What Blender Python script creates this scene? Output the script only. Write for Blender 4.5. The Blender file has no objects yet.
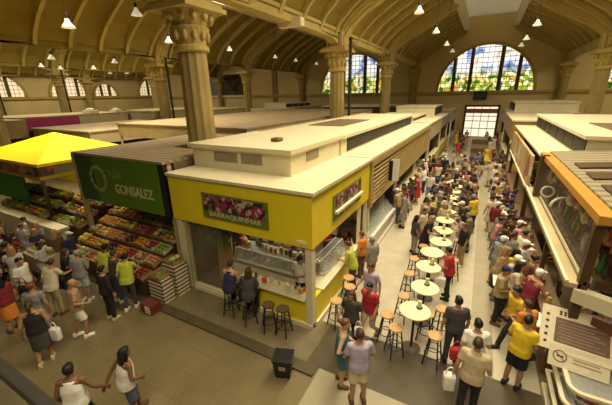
import bpy, bmesh, math, random
from mathutils import Vector, Matrix, Euler, noise
random.seed(11)
D = bpy.data
SC = bpy.context.scene
COL = SC.collection
PI = math.pi
V = Vector

# ------------------------------------------------------------------ materials
MATS = {}
def mat(name, col, rough=.6, vary=.12, scale=6.0, metal=0.0, emit=0.0, bump=0.0, alpha=1.0, objcol=False, spec=.35):
    if name in MATS: return MATS[name]
    m = D.materials.new(name); m.use_nodes = True
    nt = m.node_tree; b = nt.nodes['Principled BSDF']
    b.inputs['Roughness'].default_value = rough
    b.inputs['Metallic'].default_value = metal
    b.inputs['Specular IOR Level'].default_value = spec
    tc = nt.nodes.new('ShaderNodeTexCoord')
    nz = nt.nodes.new('ShaderNodeTexNoise'); nz.inputs['Scale'].default_value = scale; nz.inputs['Detail'].default_value = 4
    nt.links.new(tc.outputs['Object'], nz.inputs['Vector'])
    mr = nt.nodes.new('ShaderNodeMapRange')
    mr.inputs['From Min'].default_value = .25; mr.inputs['From Max'].default_value = .75
    mr.inputs['To Min'].default_value = 1 - vary; mr.inputs['To Max'].default_value = 1 + vary
    nt.links.new(nz.outputs['Fac'], mr.inputs['Value'])
    vm = nt.nodes.new('ShaderNodeVectorMath'); vm.operation = 'SCALE'
    if objcol:
        oi = nt.nodes.new('ShaderNodeObjectInfo'); nt.links.new(oi.outputs['Color'], vm.inputs[0])
    else:
        vm.inputs[0].default_value = col[:3]
    nt.links.new(mr.outputs['Result'], vm.inputs['Scale'])
    nt.links.new(vm.outputs['Vector'], b.inputs['Base Color'])
    if emit > 0:
        nt.links.new(vm.outputs['Vector'], b.inputs['Emission Color']); b.inputs['Emission Strength'].default_value = emit
    if bump > 0:
        bp = nt.nodes.new('ShaderNodeBump'); bp.inputs['Strength'].default_value = bump; bp.inputs['Distance'].default_value = .02
        nt.links.new(nz.outputs['Fac'], bp.inputs['Height']); nt.links.new(bp.outputs['Normal'], b.inputs['Normal'])
    if alpha < 1: b.inputs['Alpha'].default_value = alpha
    MATS[name] = m
    return m

PLASTER = mat('plaster_ochre', (.48, .37, .13), .85, .16, .6)
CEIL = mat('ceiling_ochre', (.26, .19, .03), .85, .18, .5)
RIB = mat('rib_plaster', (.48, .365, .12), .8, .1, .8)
WALL = mat('wall_cream', (.68, .54, .25), .85, .12, .3)
STONE = mat('column_stone', (.36, .27, .095), .7, .15, 1.5, bump=.2)
DARK = mat('dark_metal', (.025, .022, .018), .5)
BLACK = mat('black_plastic', (.015, .014, .013), .35)
CREAM = mat('cream_paint', (.74, .66, .44), .6, .06, 2)
WHITE = mat('white_paint', (.78, .74, .62), .5, .05)
YELLOW = mat('yellow_paint', (.84, .66, .018), .45, .05, 1.5)
YELTENT = mat('yellow_canvas', (.98, .70, .004), .7, .04, 1)
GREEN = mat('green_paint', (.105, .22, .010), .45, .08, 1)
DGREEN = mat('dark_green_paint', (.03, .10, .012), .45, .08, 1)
BROWNROOF = mat('brown_roof_sheet', (.30, .22, .12), .75, .2, 1.2)
TAN = mat('tan_roof', (.50, .40, .22), .7, .15, 1.0)
GOLD = mat('gold_slat', (.45, .31, .10), .45, .15, 2)
ORANGE = mat('orange_beam', (.60, .30, .045), .45, .08, 2)
DWOOD = mat('dark_wood', (.09, .05, .02), .5, .2, 4)
WOOD = mat('seat_wood', (.55, .33, .13), .5, .2, 6)
STEEL = mat('steel', (.55, .53, .48), .3, .08, 3, metal=.8)
GLASSY = mat('case_glass', (.75, .78, .72), .08, .02, 1, alpha=.22)
SMOKE = mat('shop_glass', (.35, .32, .24), .06, .02, 1, alpha=.12)
TABLE = mat('table_top', (.80, .74, .42), .35, .04, 3)
PINK = mat('pink_banner', (.55, .07, .30), .6, .06)
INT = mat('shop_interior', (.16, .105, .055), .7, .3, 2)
LEAFG = mat('leaf_green', (.10, .20, .045), .6, .4, 9)
SKINM = mat('skin', (1, 1, 1), .55, .06, 5, objcol=True)
CLOTH = mat('cloth', (1, 1, 1), .85, .16, 9, objcol=True, bump=.25)
HAIRM = mat('hair', (1, 1, 1), .5, .35, 30, objcol=True, bump=.4)
FRUITM = mat('fruit_skin', (1, 1, 1), .4, .16, 14, objcol=True)
PROD = mat('goods', (1, 1, 1), .45, .2, 8, objcol=True)
RED = mat('red_paint', (.42, .03, .02), .5)
LAMPW = mat('lamp_shade_white', (.92, .86, .66), .4, .03, 2, emit=.35)

def floor_mat():
    m = D.materials.new('concrete_floor'); m.use_nodes = True; nt = m.node_tree; b = nt.nodes['Principled BSDF']
    tc = nt.nodes.new('ShaderNodeTexCoord')
    n1 = nt.nodes.new('ShaderNodeTexNoise'); n1.inputs['Scale'].default_value = .8; n1.inputs['Detail'].default_value = 6
    n2 = nt.nodes.new('ShaderNodeTexNoise'); n2.inputs['Scale'].default_value = 25; n2.inputs['Detail'].default_value = 3
    br = nt.nodes.new('ShaderNodeTexBrick'); br.offset = 0
    br.inputs['Scale'].default_value = 1; br.inputs['Brick Width'].default_value = .6; br.inputs['Row Height'].default_value = .6
    br.inputs['Mortar Size'].default_value = .012
    br.inputs['Color1'].default_value = (.195, .152, .07, 1); br.inputs['Color2'].default_value = (.185, .144, .066, 1); br.inputs['Mortar'].default_value = (.165, .128, .058, 1)
    for n in (n1, n2, br): nt.links.new(tc.outputs['Object'], n.inputs['Vector'])
    ad = nt.nodes.new('ShaderNodeMath'); ad.operation = 'ADD'
    nt.links.new(n1.outputs['Fac'], ad.inputs[0]); nt.links.new(n2.outputs['Fac'], ad.inputs[1])
    mr = nt.nodes.new('ShaderNodeMapRange'); mr.inputs['From Min'].default_value = .65; mr.inputs['From Max'].default_value = 1.35
    mr.inputs['To Min'].default_value = .72; mr.inputs['To Max'].default_value = 1.25
    nt.links.new(ad.outputs[0], mr.inputs['Value'])
    vm = nt.nodes.new('ShaderNodeVectorMath'); vm.operation = 'SCALE'
    nt.links.new(br.outputs['Color'], vm.inputs[0]); nt.links.new(mr.outputs['Result'], vm.inputs['Scale'])
    nt.links.new(vm.outputs['Vector'], b.inputs['Base Color']); b.inputs['Roughness'].default_value = .5
    b.inputs['Specular IOR Level'].default_value = .3
    return m
FLOOR = floor_mat()
FLOORD = mat('dark_floor_tile', (.085, .067, .034), .5, .2, 3)
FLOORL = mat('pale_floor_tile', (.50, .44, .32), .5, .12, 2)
FLOORM = mat('mid_tile_and_floor_light', (.36, .31, .20), .5, .12, 2)  # aisle stripe tile, also the light painted on the front floor

def slat_mat(name, c1, c2, scale, axis):
    m = D.materials.new(name); m.use_nodes = True; nt = m.node_tree; b = nt.nodes['Principled BSDF']
    tc = nt.nodes.new('ShaderNodeTexCoord'); w = nt.nodes.new('ShaderNodeTexWave'); w.bands_direction = axis
    w.inputs['Scale'].default_value = scale; w.inputs['Distortion'].default_value = .4
    nt.links.new(tc.outputs['Object'], w.inputs['Vector'])
    r = nt.nodes.new('ShaderNodeValToRGB'); r.color_ramp.elements[0].color = (*c1, 1); r.color_ramp.elements[1].color = (*c2, 1)
    nt.links.new(w.outputs['Fac'], r.inputs['Fac']); nt.links.new(r.outputs['Color'], b.inputs['Base Color'])
    b.inputs['Roughness'].default_value = .75
    bp = nt.nodes.new('ShaderNodeBump'); bp.inputs['Strength'].default_value = .6; bp.inputs['Distance'].default_value = .03
    nt.links.new(w.outputs['Fac'], bp.inputs['Height']); nt.links.new(bp.outputs['Normal'], b.inputs['Normal'])
    return m
CORRUG = slat_mat('corrugated_brown', (.20, .145, .075), (.36, .27, .15), 1.1, 'Y')
CORRUGT = slat_mat('corrugated_translucent', (.19, .155, .085), (.36, .30, .18), .8, 'Y')

def stained_glass(name, seed, cy, strength):
    m = D.materials.new(name); m.use_nodes = True; nt = m.node_tree; nt.nodes.clear()
    o = nt.nodes.new('ShaderNodeOutputMaterial'); e = nt.nodes.new('ShaderNodeEmission')
    tc = nt.nodes.new('ShaderNodeTexCoord'); mp = nt.nodes.new('ShaderNodeMapping'); mp.inputs['Location'].default_value = (seed, 0, 0)
    nt.links.new(tc.outputs['Object'], mp.inputs['Vector'])
    vo = nt.nodes.new('ShaderNodeTexVoronoi'); vo.inputs['Scale'].default_value = 2.2
    n1 = nt.nodes.new('ShaderNodeTexNoise'); n1.inputs['Scale'].default_value = .55; n1.inputs['Detail'].default_value = 4
    for n in (vo, n1): nt.links.new(mp.outputs['Vector'], n.inputs['Vector'])
    sx = nt.nodes.new('ShaderNodeSeparateXYZ'); nt.links.new(tc.outputs['Object'], sx.inputs[0])
    sky = nt.nodes.new('ShaderNodeValToRGB'); els = sky.color_ramp.elements
    els[0].position = .34; els[0].color = (.04, .08, .36, 1); els[1].position = .47; els[1].color = (.80, .80, .80, 1)
    x = els.new(.41); x.color = (.25, .33, .62, 1); x = els.new(.58); x.color = (1, .88, .66, 1); x = els.new(.66); x.color = (.55, .38, .45, 1)
    nt.links.new(n1.outputs['Fac'], sky.inputs['Fac'])
    land = nt.nodes.new('ShaderNodeValToRGB'); land.color_ramp.interpolation = 'CONSTANT'; els = land.color_ramp.elements
    els[0].position = 0; els[0].color = (.05, .13, .01, 1); els[1].position = .18; els[1].color = (.30, .38, .02, 1)
    for p, c in ((.34, (.75, .70, .18)), (.5, (.85, .78, .45)), (.62, (.14, .22, .02)), (.74, (.60, .30, .03)), (.86, (.95, .9, .65))):
        x = els.new(p); x.color = (*c, 1)
    sp = nt.nodes.new('ShaderNodeSeparateColor'); nt.links.new(vo.outputs['Color'], sp.inputs[0]); nt.links.new(sp.outputs[0], land.inputs['Fac'])
    ma = nt.nodes.new('ShaderNodeMath'); ma.operation = 'MULTIPLY_ADD'; ma.inputs[1].default_value = 2.6
    nt.links.new(n1.outputs['Fac'], ma.inputs[0]); nt.links.new(sx.outputs['Z'], ma.inputs[2])
    mr = nt.nodes.new('ShaderNodeMapRange'); mr.inputs['From Min'].default_value = cy; mr.inputs['From Max'].default_value = cy + .9
    nt.links.new(ma.outputs[0], mr.inputs['Value'])
    mx = nt.nodes.new('ShaderNodeMix'); mx.data_type = 'RGBA'
    nt.links.new(mr.outputs['Result'], mx.inputs['Factor']); nt.links.new(land.outputs['Color'], mx.inputs[6]); nt.links.new(sky.outputs['Color'], mx.inputs[7])
    nt.links.new(mx.outputs[2], e.inputs['Color']); e.inputs['Strength'].default_value = strength
    nt.links.new(e.outputs[0], o.inputs['Surface'])
    return m
GLASS_A = stained_glass('stained_glass_nave', 0, 3.2, 1.35)
GLASS_B = stained_glass('stained_glass_side', 31, 3.4, 1.2)
DAY = mat('daylight_glass', (1, .88, .68), .3, .05, .5, emit=1.0)
DAYW = mat('daylight_window', (1, .80, .50), .3, .05, .5, emit=.75)
SKYG = mat('skylight_glass', (.80, .72, .50), .3, .1, .5, emit=.14)

def picture_mat(name, cols, scale, rough=.5, seed=0):
    m = D.materials.new(name); m.use_nodes = True; nt = m.node_tree; b = nt.nodes['Principled BSDF']
    tc = nt.nodes.new('ShaderNodeTexCoord'); mp = nt.nodes.new('ShaderNodeMapping'); mp.inputs['Location'].default_value = (seed, seed, 0)
    vo = nt.nodes.new('ShaderNodeTexVoronoi'); vo.inputs['Scale'].default_value = scale
    nt.links.new(tc.outputs['Object'], mp.inputs['Vector']); nt.links.new(mp.outputs['Vector'], vo.inputs['Vector'])
    sp = nt.nodes.new('ShaderNodeSeparateColor'); nt.links.new(vo.outputs['Color'], sp.inputs[0])
    r = nt.nodes.new('ShaderNodeValToRGB'); r.color_ramp.interpolation = 'CONSTANT'; els = r.color_ramp.elements
    els[0].position = 0; els[0].color = (*cols[0], 1)
    els[1].position = 1 / len(cols); els[1].color = (*cols[1], 1)
    for i in range(2, len(cols)):
        x = els.new(i / len(cols)); x.color = (*cols[i], 1)
    nt.links.new(sp.outputs[0], r.inputs['Fac']); nt.links.new(r.outputs['Color'], b.inputs['Base Color'])
    b.inputs['Roughness'].default_value = rough
    return m
FRUITPIC = picture_mat('fruit_picture', [(.05, .01, .02), (.30, .02, .08), (.45, .38, .22), (.03, .02, .04), (.35, .02, .12), (.12, .16, .02)], 9)
MURAL = picture_mat('shop_mural', [(.62, .40, .20), (.45, .20, .08), (.78, .66, .46), (.32, .13, .06), (.66, .44, .24), (.40, .34, .12)], 1.4)
PHOTOS = picture_mat('photo_strip', [(.34, .10, .03), (.50, .36, .18), (.10, .05, .03), (.42, .20, .05)], 3.2)

# ------------------------------------------------------------------ mesh helpers
class MB:
    def __init__(s): s.b = bmesh.new()
    def box(s, x0, x1, y0, y1, z0, z1, bev=0):
        r = bmesh.ops.create_cube(s.b, size=1)
        vs = r['verts']
        for v in vs: v.co = V((x0 + (v.co.x + .5) * (x1 - x0), y0 + (v.co.y + .5) * (y1 - y0), z0 + (v.co.z + .5) * (z1 - z0)))
        if bev:
            es = list({e for v in vs for e in v.link_edges})
            bmesh.ops.bevel(s.b, geom=es, offset=bev, segments=2, affect='EDGES', profile=.6)
        return s
    def hexa(s, pts):   # 8 points: bottom 4 ccw, top 4 ccw
        v = [s.b.verts.new(p) for p in pts]
        for f in ((3, 2, 1, 0), (4, 5, 6, 7), (0, 1, 5, 4), (1, 2, 6, 5), (2, 3, 7, 6), (3, 0, 4, 7)): s.b.faces.new([v[i] for i in f])
        return s
    def bar(s, a, b, w, h=None, up=(0, 0, 1)):   # square bar from a to b
        a, b = V(a), V(b); h = h or w; d = (b - a).normalized(); u = V(up)
        if abs(d.dot(u)) > .98: u = V((1, 0, 0))
        x = d.cross(u).normalized() * w / 2; y = x.cross(d).normalized() * h / 2
        return s.hexa([a - x - y, a + x - y, a + x + y, a - x + y, b - x - y, b + x - y, b + x + y, b - x + y])
    def tube(s, pts, rad, n=8, cap=True):
        pts = [V(p) for p in pts]; rad = rad if isinstance(rad, (list, tuple)) else [rad] * len(pts)
        rings = []; px = None
        for i, p in enumerate(pts):
            d = (pts[min(i + 1, len(pts) - 1)] - pts[max(i - 1, 0)]).normalized()
            if px is None:
                u = V((0, 0, 1)) if abs(d.z) < .9 else V((1, 0, 0)); x = d.cross(u).normalized()
            else:
                x = (px - d * px.dot(d)).normalized()
            y = d.cross(x); px = x
            rings.append([s.b.verts.new(p + (x * math.cos(t) + y * math.sin(t)) * rad[i]) for t in (2 * PI * k / n for k in range(n))])
        for a, b in zip(rings, rings[1:]):
            for k in range(n): s.b.faces.new((a[k], a[(k + 1) % n], b[(k + 1) % n], b[k]))
        if cap: s.b.faces.new(rings[0][::-1]); s.b.faces.new(rings[-1])
        return s
    def lathe(s, prof, c=(0, 0, 0), n=20, cap=True):
        c = V(c); rings = [[s.b.verts.new(c + V((r * math.cos(2 * PI * k / n), r * math.sin(2 * PI * k / n), z))) for k in range(n)] for r, z in prof]
        for a, b in zip(rings, rings[1:]):
            for k in range(n): s.b.faces.new((a[k], a[(k + 1) % n], b[(k + 1) % n], b[k]))
        if cap: s.b.faces.new(rings[0][::-1]); s.b.faces.new(rings[-1])
        return s
    def ell(s, c, r, rot=None, u=14, v=9):
        R = bmesh.ops.create_uvsphere(s.b, u_segments=u, v_segments=v, radius=1)
        M = Matrix.Translation(V(c)) @ (rot.to_4x4() if rot else Matrix.Identity(4)) @ Matrix.Diagonal((*r, 1))
        bmesh.ops.transform(s.b, matrix=M, verts=R['verts']); return s
    def loft(s, rings, n=16):    # ring: (center, rx, ry, forward tilt vector)
        vs = []
        for c, rx, ry, fw in rings:
            c = V(c); f = V(fw)
            vs.append([s.b.verts.new(c + V((1, 0, 0)) * rx * math.copysign(abs(math.cos(t)) ** .85, math.cos(t)) + f * ry * math.copysign(abs(math.sin(t)) ** .85, math.sin(t))) for t in (2 * PI * k / n for k in range(n))])
        for a, b in zip(vs, vs[1:]):
            for k in range(n): s.b.faces.new((a[k], a[(k + 1) % n], b[(k + 1) % n], b[k]))
        s.b.faces.new(vs[0][::-1]); s.b.faces.new(vs[-1]); return s
    def prism(s, poly, z0, z1):
        a = [s.b.verts.new((x, y, z0)) for x, y in poly]; b = [s.b.verts.new((x, y, z1)) for x, y in poly]; n = len(poly)
        s.b.faces.new(a[::-1]); s.b.faces.new(b)
        for k in range(n): s.b.faces.new((a[k], a[(k + 1) % n], b[(k + 1) % n], b[k]))
        return s
    def mesh(s, name, m, smooth=False):
        bmesh.ops.recalc_face_normals(s.b, faces=s.b.faces)
        me = D.meshes.new(name); s.b.to_mesh(me); s.b.free()
        if m: me.materials.append(m)
        if smooth:
            for p in me.polygons: p.use_smooth = True
        return me
    def obj(s, name, m, parent=None, smooth=False, color=None):
        return link(name, s.mesh(name, m, smooth), parent, color)

def link(name, me, parent=None, color=None):
    o = D.objects.new(name, me); COL.objects.link(o)
    if parent is not None: o.parent = parent
    if color: o.color = (*color, 1)
    return o
def tag(o, label, cat, group=None, kind=None):
    if label: o['label'] = label
    if cat: o['category'] = cat
    if group: o['group'] = group
    if kind: o['kind'] = kind
    return o
def empty(name, loc, label, cat, rz=0, group=None):
    o = D.objects.new(name, None); COL.objects.link(o); o.location = loc; o.rotation_euler = (0, 0, rz); o.empty_display_size = .2
    return tag(o, label, cat, group)
def struct(o): o['kind'] = 'structure'; return o
def copy_tree(o, parent=None):
    c = o.copy(); COL.objects.link(c)
    if parent is not None: c.parent = parent
    for ch in list(o.children): copy_tree(ch, c)
    return c
def text_mesh(body, size, depth=.01, bold=0.0):
    cu = D.curves.new('t', 'FONT'); cu.body = body; cu.size = size; cu.extrude = depth; cu.align_x = 'CENTER'; cu.align_y = 'CENTER'; cu.offset = bold
    o = D.objects.new('t', cu); COL.objects.link(o)
    bpy.context.view_layer.update()
    me = D.meshes.new_from_object(o.evaluated_get(bpy.context.evaluated_depsgraph_get()))
    D.objects.remove(o); D.curves.remove(cu)
    return me
def lettering(body, size, m, loc, rot, parent, name='lettering', sx=1.0, bold=0.0):
    me = text_mesh(body, size, .008, bold); me.materials.clear(); me.materials.append(m)
    o = link(name, me, parent); o.location = loc; o.rotation_euler = rot; o.scale = (sx, 1, 1)
    return o

# ------------------------------------------------------------------ camera, light
cam = D.cameras.new('camera'); co = D.objects.new('camera', cam); COL.objects.link(co)
p_, y_, r_ = math.radians(18.7997), math.radians(28.5548), math.radians(-1.04535)
fw = V((-math.sin(y_) * math.cos(p_), math.cos(y_) * math.cos(p_), -math.sin(p_)))
rt = V((math.cos(y_), math.sin(y_), 0)); up = rt.cross(fw)
r2 = rt * math.cos(r_) + up * math.sin(r_); u2 = up * math.cos(r_) - rt * math.sin(r_)
co.matrix_world = Matrix((( r2.x, u2.x, -fw.x, 0), (r2.y, u2.y, -fw.y, 0), (r2.z, u2.z, -fw.z, 6), (0, 0, 0, 1)))
cam.sensor_fit = 'HORIZONTAL'; cam.sensor_width = 36; cam.lens = 36 * 316.56 / 612; cam.clip_start = .05; cam.clip_end = 300
SC.camera = co
def area(name, loc, sx, sy, power, col, rot=(0, 0, 0)):
    l = D.lights.new(name, 'AREA'); l.shape = 'RECTANGLE'; l.size = sx; l.size_y = sy; l.energy = power; l.color = col
    o = D.objects.new(name, l); COL.objects.link(o); o.location = loc; o.rotation_euler = rot; return o
WARM = (1, .865, .60)
area('skylight_nave', (-.5, 18, 13.75), 4.6, 26, 3500, WARM).data.spread = 2.75
area('skylight_nave_front', (.2, -2, 13.75), 4.6, 8, 960, WARM).data.spread = 2.2
area('skylight_left', (-19, 12, 13.75), 4.6, 10, 1250, WARM).data.spread = 1.6
area('skylight_left_mid', (-19, 22, 13.75), 4.6, 6, 800, WARM)
area('skylight_far_left', (-37.8, 22, 13.75), 4.6, 28, 2300, WARM)
area('skylight_left_end', (-56.6, 28, 13.75), 4.6, 28, 2000, WARM)
area('skylight_right', (17.6, 34, 13.75), 4.6, 26, 1800, WARM)
w = D.worlds.new('world'); SC.world = w; w.use_nodes = True
bg = w.node_tree.nodes['Background']; bg.inputs[0].default_value = (1, .80, .48, 1); bg.inputs[1].default_value = .06
SC.view_settings.view_transform = 'Standard'; SC.view_settings.look = 'None'; SC.view_settings.exposure = 0.0; SC.view_settings.gamma = 1
try: SC.view_settings.use_curve_mapping = False
except Exception: pass

# ------------------------------------------------------------------ the hall
struct(MB().box(-68, 34, -6, 54, -.2, 0).obj('floor', FLOOR))
def floor_patch(name, m, x0, x1, y0, y1, h): struct(MB().box(x0, x1, y0, y1, .0, h).obj(name, m))
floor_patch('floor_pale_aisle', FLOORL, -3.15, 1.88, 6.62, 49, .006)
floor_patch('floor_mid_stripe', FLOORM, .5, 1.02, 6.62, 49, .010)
floor_patch('floor_dark_band', FLOORD, -2.87, 6, 5.12, 6.6, .007)
floor_patch('floor_front_light_patch', FLOORM, -2.5, 6, 2.2, 5.12, .006)  # light on the front floor, painted as a paler patch
floor_patch('floor_kiosk_walk', mat('walk_tile', (.17, .138, .075), .55, .2, 2), -7.4, -2.9, 5.05, 6.2, .006)
struct(MB().box(-14, -2.55, 4.82, 5.12, 0, .05, .01).obj('trim_kerb', FLOORD))
XA, XB, XC, XD, XR = -9.6, -28.4, -47.2, -66.0, 8.2
CX = [-.6, -19.0, -37.8, -56.6, 17.6]
YF = 51.8
# half profile of the vault: (distance from axis, height)
PROF = [(8.75, 9.75), (8.3, 10.5), (7.4, 11.35), (6.2, 12.15), (4.9, 12.9), (3.7, 13.5), (2.75, 13.95)]
def vault(cx, half, y0, y1, yr0):
    mb = MB(); k = half / 8.75
    for s in (-1, 1):
        pr = [(cx + s * (d if d < 3 else 2.75 + (d - 2.75) * (half - 2.75) / 6.0), z) for d, z in PROF]
        pr = [(cx + s * (half + .35), 9.75)] + pr if False else pr
        n = [(x - s * .0, z + .55) for x, z in pr]
        for (xa, za), (xb, zb) in zip(pr, pr[1:]):
            mb.hexa([(xa, y0, za + .30), (xb, y0, zb + .30), (xb, y1, zb + .30), (xa, y1, za + .30), (xa, y0, za + .5), (xb, y0, zb + .5), (xb, y1, zb + .5), (xa, y1, za + .5)])
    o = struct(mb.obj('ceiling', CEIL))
    rb = MB(); y = yr0
    while y < y1 - .2:
        for s in (-1, 1):
            pr = [(cx + s * (d if d < 3 else 2.75 + (d - 2.75) * (half - 2.75) / 6.0), z) for d, z in PROF]
            for (xa, za), (xb, zb) in zip(pr, pr[1:]):
                rb.hexa([(xa, y - .13, za - .12), (xb, y - .13, zb - .12), (xb, y + .13, zb - .12), (xa, y + .13, za - .12), (xa, y - .13, za + .36), (xb, y - .13, zb + .36), (xb, y + .13, zb + .36), (xa, y + .13, za + .36)])
        y += 2.25
    rb.obj('rib', RIB, o)
    m = MB()
    for s in (-1, 1):
        m.box(min(cx + s * 2.5, cx + s * 3.0), max(cx + s * 2.5, cx + s * 3.0), y0, y1, 13.62, 14.25)
    m.obj('skylight_kerb', CREAM, o)
    m = MB(); y = yr0
    while y < y1:
        for s in (-1, 1): m.box(cx + s * 2.72 - .06, cx + s * 2.72 + .06, y - .07, y + .07, 14.2, 15.35)
        y += 1.125
    m.box(cx - 2.9, cx + 2.9, y0, y1, 15.35, 15.5)
    m.obj('skylight_frame', CREAM, o)
    m = MB()
    for s in (-1, 1): m.box(cx + s * 2.78 - .02, cx + s * 2.78 + .02, y0, y1, 14.2, 15.35)
    m.box(cx - 2.7, cx + 2.7, y0, y1, 15.31, 15.34)
    m.obj('skylight_pane', SKYG, o)
    return o
vault(CX[0], 8.75, -5, YF, 1.3)
vault(CX[1], 8.95, -5, YF, 1.3)
vault(CX[2], 8.95, 4, YF, 5.8)
vault(CX[3], 8.95, 10, YF, 10.3)
vault(CX[4], 8.95, 18, YF, 19.3)
YC = [9.2, 22.7, 36.2, 51.4]
# beams over each column row
for name, x, y0 in (('beam', XA, -5), ('beam', XB, -5), ('beam', XC, 4), ('beam', XR, -5)):
    m = MB(); m.box(x - .30, x + .30, y0, YF, 9.55, 9.95).box(x - .42, x + .42, y0, YF, 9.95, 10.12)
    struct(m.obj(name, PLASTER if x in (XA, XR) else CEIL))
def arch_profile(cx, half, drop):
    return [(cx + s * (d if d < 3 else 2.75 + (d - 2.75) * (half - 2.75) / 6.0), z - drop) for s in (1,) for d, z in PROF]
# thick transverse arches, one per bay line of each vault
for ci, half, ys in ((0, 8.75, YC), (1, 8.95, YC), (2, 8.95, YC[1:]), (3, 8.95, YC[1:]), (4, 8.95, YC[2:])):
    cx = CX[ci]
    for y in ys:
        m = MB()
        pr0 = [(half - .12, 8.95), (half - .2, 9.7), (half - .7, 10.55), (half - 1.75, 11.35), (half - 3.0, 12.0), (half - 4.4, 12.75), (3.6, 13.3), (2.75, 13.7)]
        for s in (-1, 1):
            pr = [(cx + s * d, z) for d, z in pr0]
            for (xa, za), (xb, zb) in zip(pr, pr[1:]):
                for w_, dz in ((.62, .10), (.46, -.12), (.26, -.34)):
                    m.hexa([(xa, y - w_, za + dz), (xb, y - w_, zb + dz), (xb, y + w_, zb + dz), (xa, y + w_, za + dz), (xa + s * .25, y - w_, za + .75), (xb + s * .1, y - w_, zb + .75), (xb + s * .1, y + w_, zb + .75), (xa + s * .25, y + w_, za + .75)])
        struct(m.obj('trim_transverse_arch', RIB))
struct(MB().box(-10.1, -8.75, 15.85, 16.25, 9.35, 9.75).obj('trim_beam_bracket', CREAM))
# columns
def column_mesh():
    m = MB()
    m.box(-.78, .78, -.78, .78, 0, .5).lathe([(.70, .5), (.72, .62), (.6, .75), (.56, .85)], n=24)
    n = 24; r0 = []
    prof = [(.56, .85), (.55, 4), (.51, 7.55)]
    for r, z in prof:
        r0.append([m.b.verts.new(((r - (.035 if k % 2 else 0)) * math.cos(2 * PI * k / n), (r - (.035 if k % 2 else 0)) * math.sin(2 * PI * k / n), z)) for k in range(n)])
    for a, b in zip(r0, r0[1:]):
        for k in range(n): m.b.faces.new((a[k], a[(k + 1) % n], b[(k + 1) % n], b[k]))
    return m
def capital_mesh():
    m = MB()
    m.lathe([(.52, 7.5), (.62, 7.55), (.62, 7.68), (.54, 7.74), (.56, 8.0), (.66, 8.2), (.70, 8.28), (.60, 8.34), (.64, 8.5), (.82, 8.72), (.86, 8.8)], n=20)
    m.box(-.95, .95, -.95, .95, 8.78, 8.92).box(-.86, .86, -.86, .86, 8.92, 9.05)
    for k in range(12):
        a = 2 * PI * k / 12; c, s = math.cos(a), math.sin(a)
        m.ell((.62 * c, .62 * s, 8.02), (.09, .09, .17), u=8, v=6)
        m.ell((.78 * c, .78 * s, 8.56), (.10, .10, .14), u=8, v=6)
    return m
def pilaster_mesh():
    m = MB()
    m.box(-.62, .62, -.34, .34, 9.05, 10.9).box(-.34, .34, -.62, .62, 9.05, 10.9)
    for sx in (-1, 1):
        for sy in (-1, 1): m.tube([(sx * .48, sy * .48, 9.05), (sx * .48, sy * .48, 10.9)], .13, 10)
    # haunches that carry the beam along the row
    for s in (-1, 1):
        q = [(.5 + 2.7 * (1 - math.cos(PI / 2 * k / 8)), 9.02 + .62 * math.sin(PI / 2 * k / 8)) for k in range(9)]
        for (ya, za), (yb, zb) in zip(q, q[1:]):
            m.hexa([(-.30, s * ya, za), (.30, s * ya, za), (.30, s * yb, zb), (-.30, s * yb, zb), (-.30, s * ya, 9.7), (.30, s * ya, 9.7), (.30, s * yb, 9.7), (-.30, s * yb, 9.7)])
    return m
shaft_me = column_mesh().mesh('column', STONE); cap_me = capital_mesh().mesh('capital', RIB); pil_me = pilaster_mesh().mesh('pilaster', PLASTER)
for x, ys in ((XA, YC), (XB, YC[:]), (XC, YC[1:]), (XD, YC[1:]), (XR, YC[1:])):
    for y in ys:
        c = struct(link('column', shaft_me)); c.location = (x, y, 0)
        link('capital', cap_me, c); link('pilaster', pil_me, c)
def pipe(x, y, label):
    m = MB(); m.tube([(x, y, 0), (x, y, 9.6)], .10, 10)
    for z in (2, 4, 6, 8, 9.5): m.tube([(x, y, z - .05), (x, y, z + .05)], .14, 10)
    tag(m.obj('downpipe', DARK, smooth=False), label, 'pipe')
pipe(XA + 1.12, 22.3, 'dark iron downpipe against the column left of the side stained window')
pipe(XB + 1.12, 22.7, 'dark iron downpipe on the column left of the big foreground column')
pipe(XC + 1.12, 22.7, 'dark iron downpipe on the column behind the pink banner')
pipe(XD + 1.12, 22.7, 'dark iron downpipe on the wall column at the far left windows')

# far wall with half round windows
def half_round_wall(name, x0, x1, y, cx, r, zs, ztop, m, th=.6):
    mb = MB()
    mb.box(x0, x1, y, y + th, 0, zs)
    n = 24; pts = [(cx + r * math.cos(PI * k / n), zs + r * math.sin(PI * k / n)) for k in range(n + 1)]
    mb.box(cx + r, x1, y, y + th, zs, ztop); mb.box(x0, cx - r, y, y + th, zs, ztop)
    for (xa, za), (xb, zb) in zip(pts, pts[1:]):
        mb.hexa([(xb, y, zb), (xa, y, za), (xa, y + th, za), (xb, y + th, zb), (xb, y, ztop), (xa, y, ztop), (xa, y + th, ztop), (xb, y + th, ztop)])
    return struct(mb.obj(name, m))
half_round_wall('wall_back_nave', -10.0, 8.6, YF, -.45, 5.75, 6.12, 16, WALL)
half_round_wall('wall_back_side', -28.4, -10.0, YF, -19.0, 5.75, 6.12, 16, WALL)
half_round_wall('wall_back_right', 8.6, 27, YF, 17.6, 5.75, 6.12, 16, WALL)
m = MB(); m.box(-41.5, -28.4, YF, YF + .6, 0, 16).box(-68, -50.5, YF, YF + .6, 0, 16).box(-50.5, -41.5, YF, YF + .6, 0, 6.0).box(-50.5, -41.5, YF, YF + .6, 10.4, 16)
struct(m.obj('wall_back_left', WALL))
m = MB(); m.box(-50.6, -41.4, YF - .5, YF + .1, 9.95, 10.6).box(-50.6, -41.4, YF - .35, YF, 5.75, 6.15)
struct(m.obj('trim_gallery_opening', CREAM))
m = MB(); m.box(-50.6, -41.4, YF + 3, YF + 3.2, 5, 11)
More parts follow.
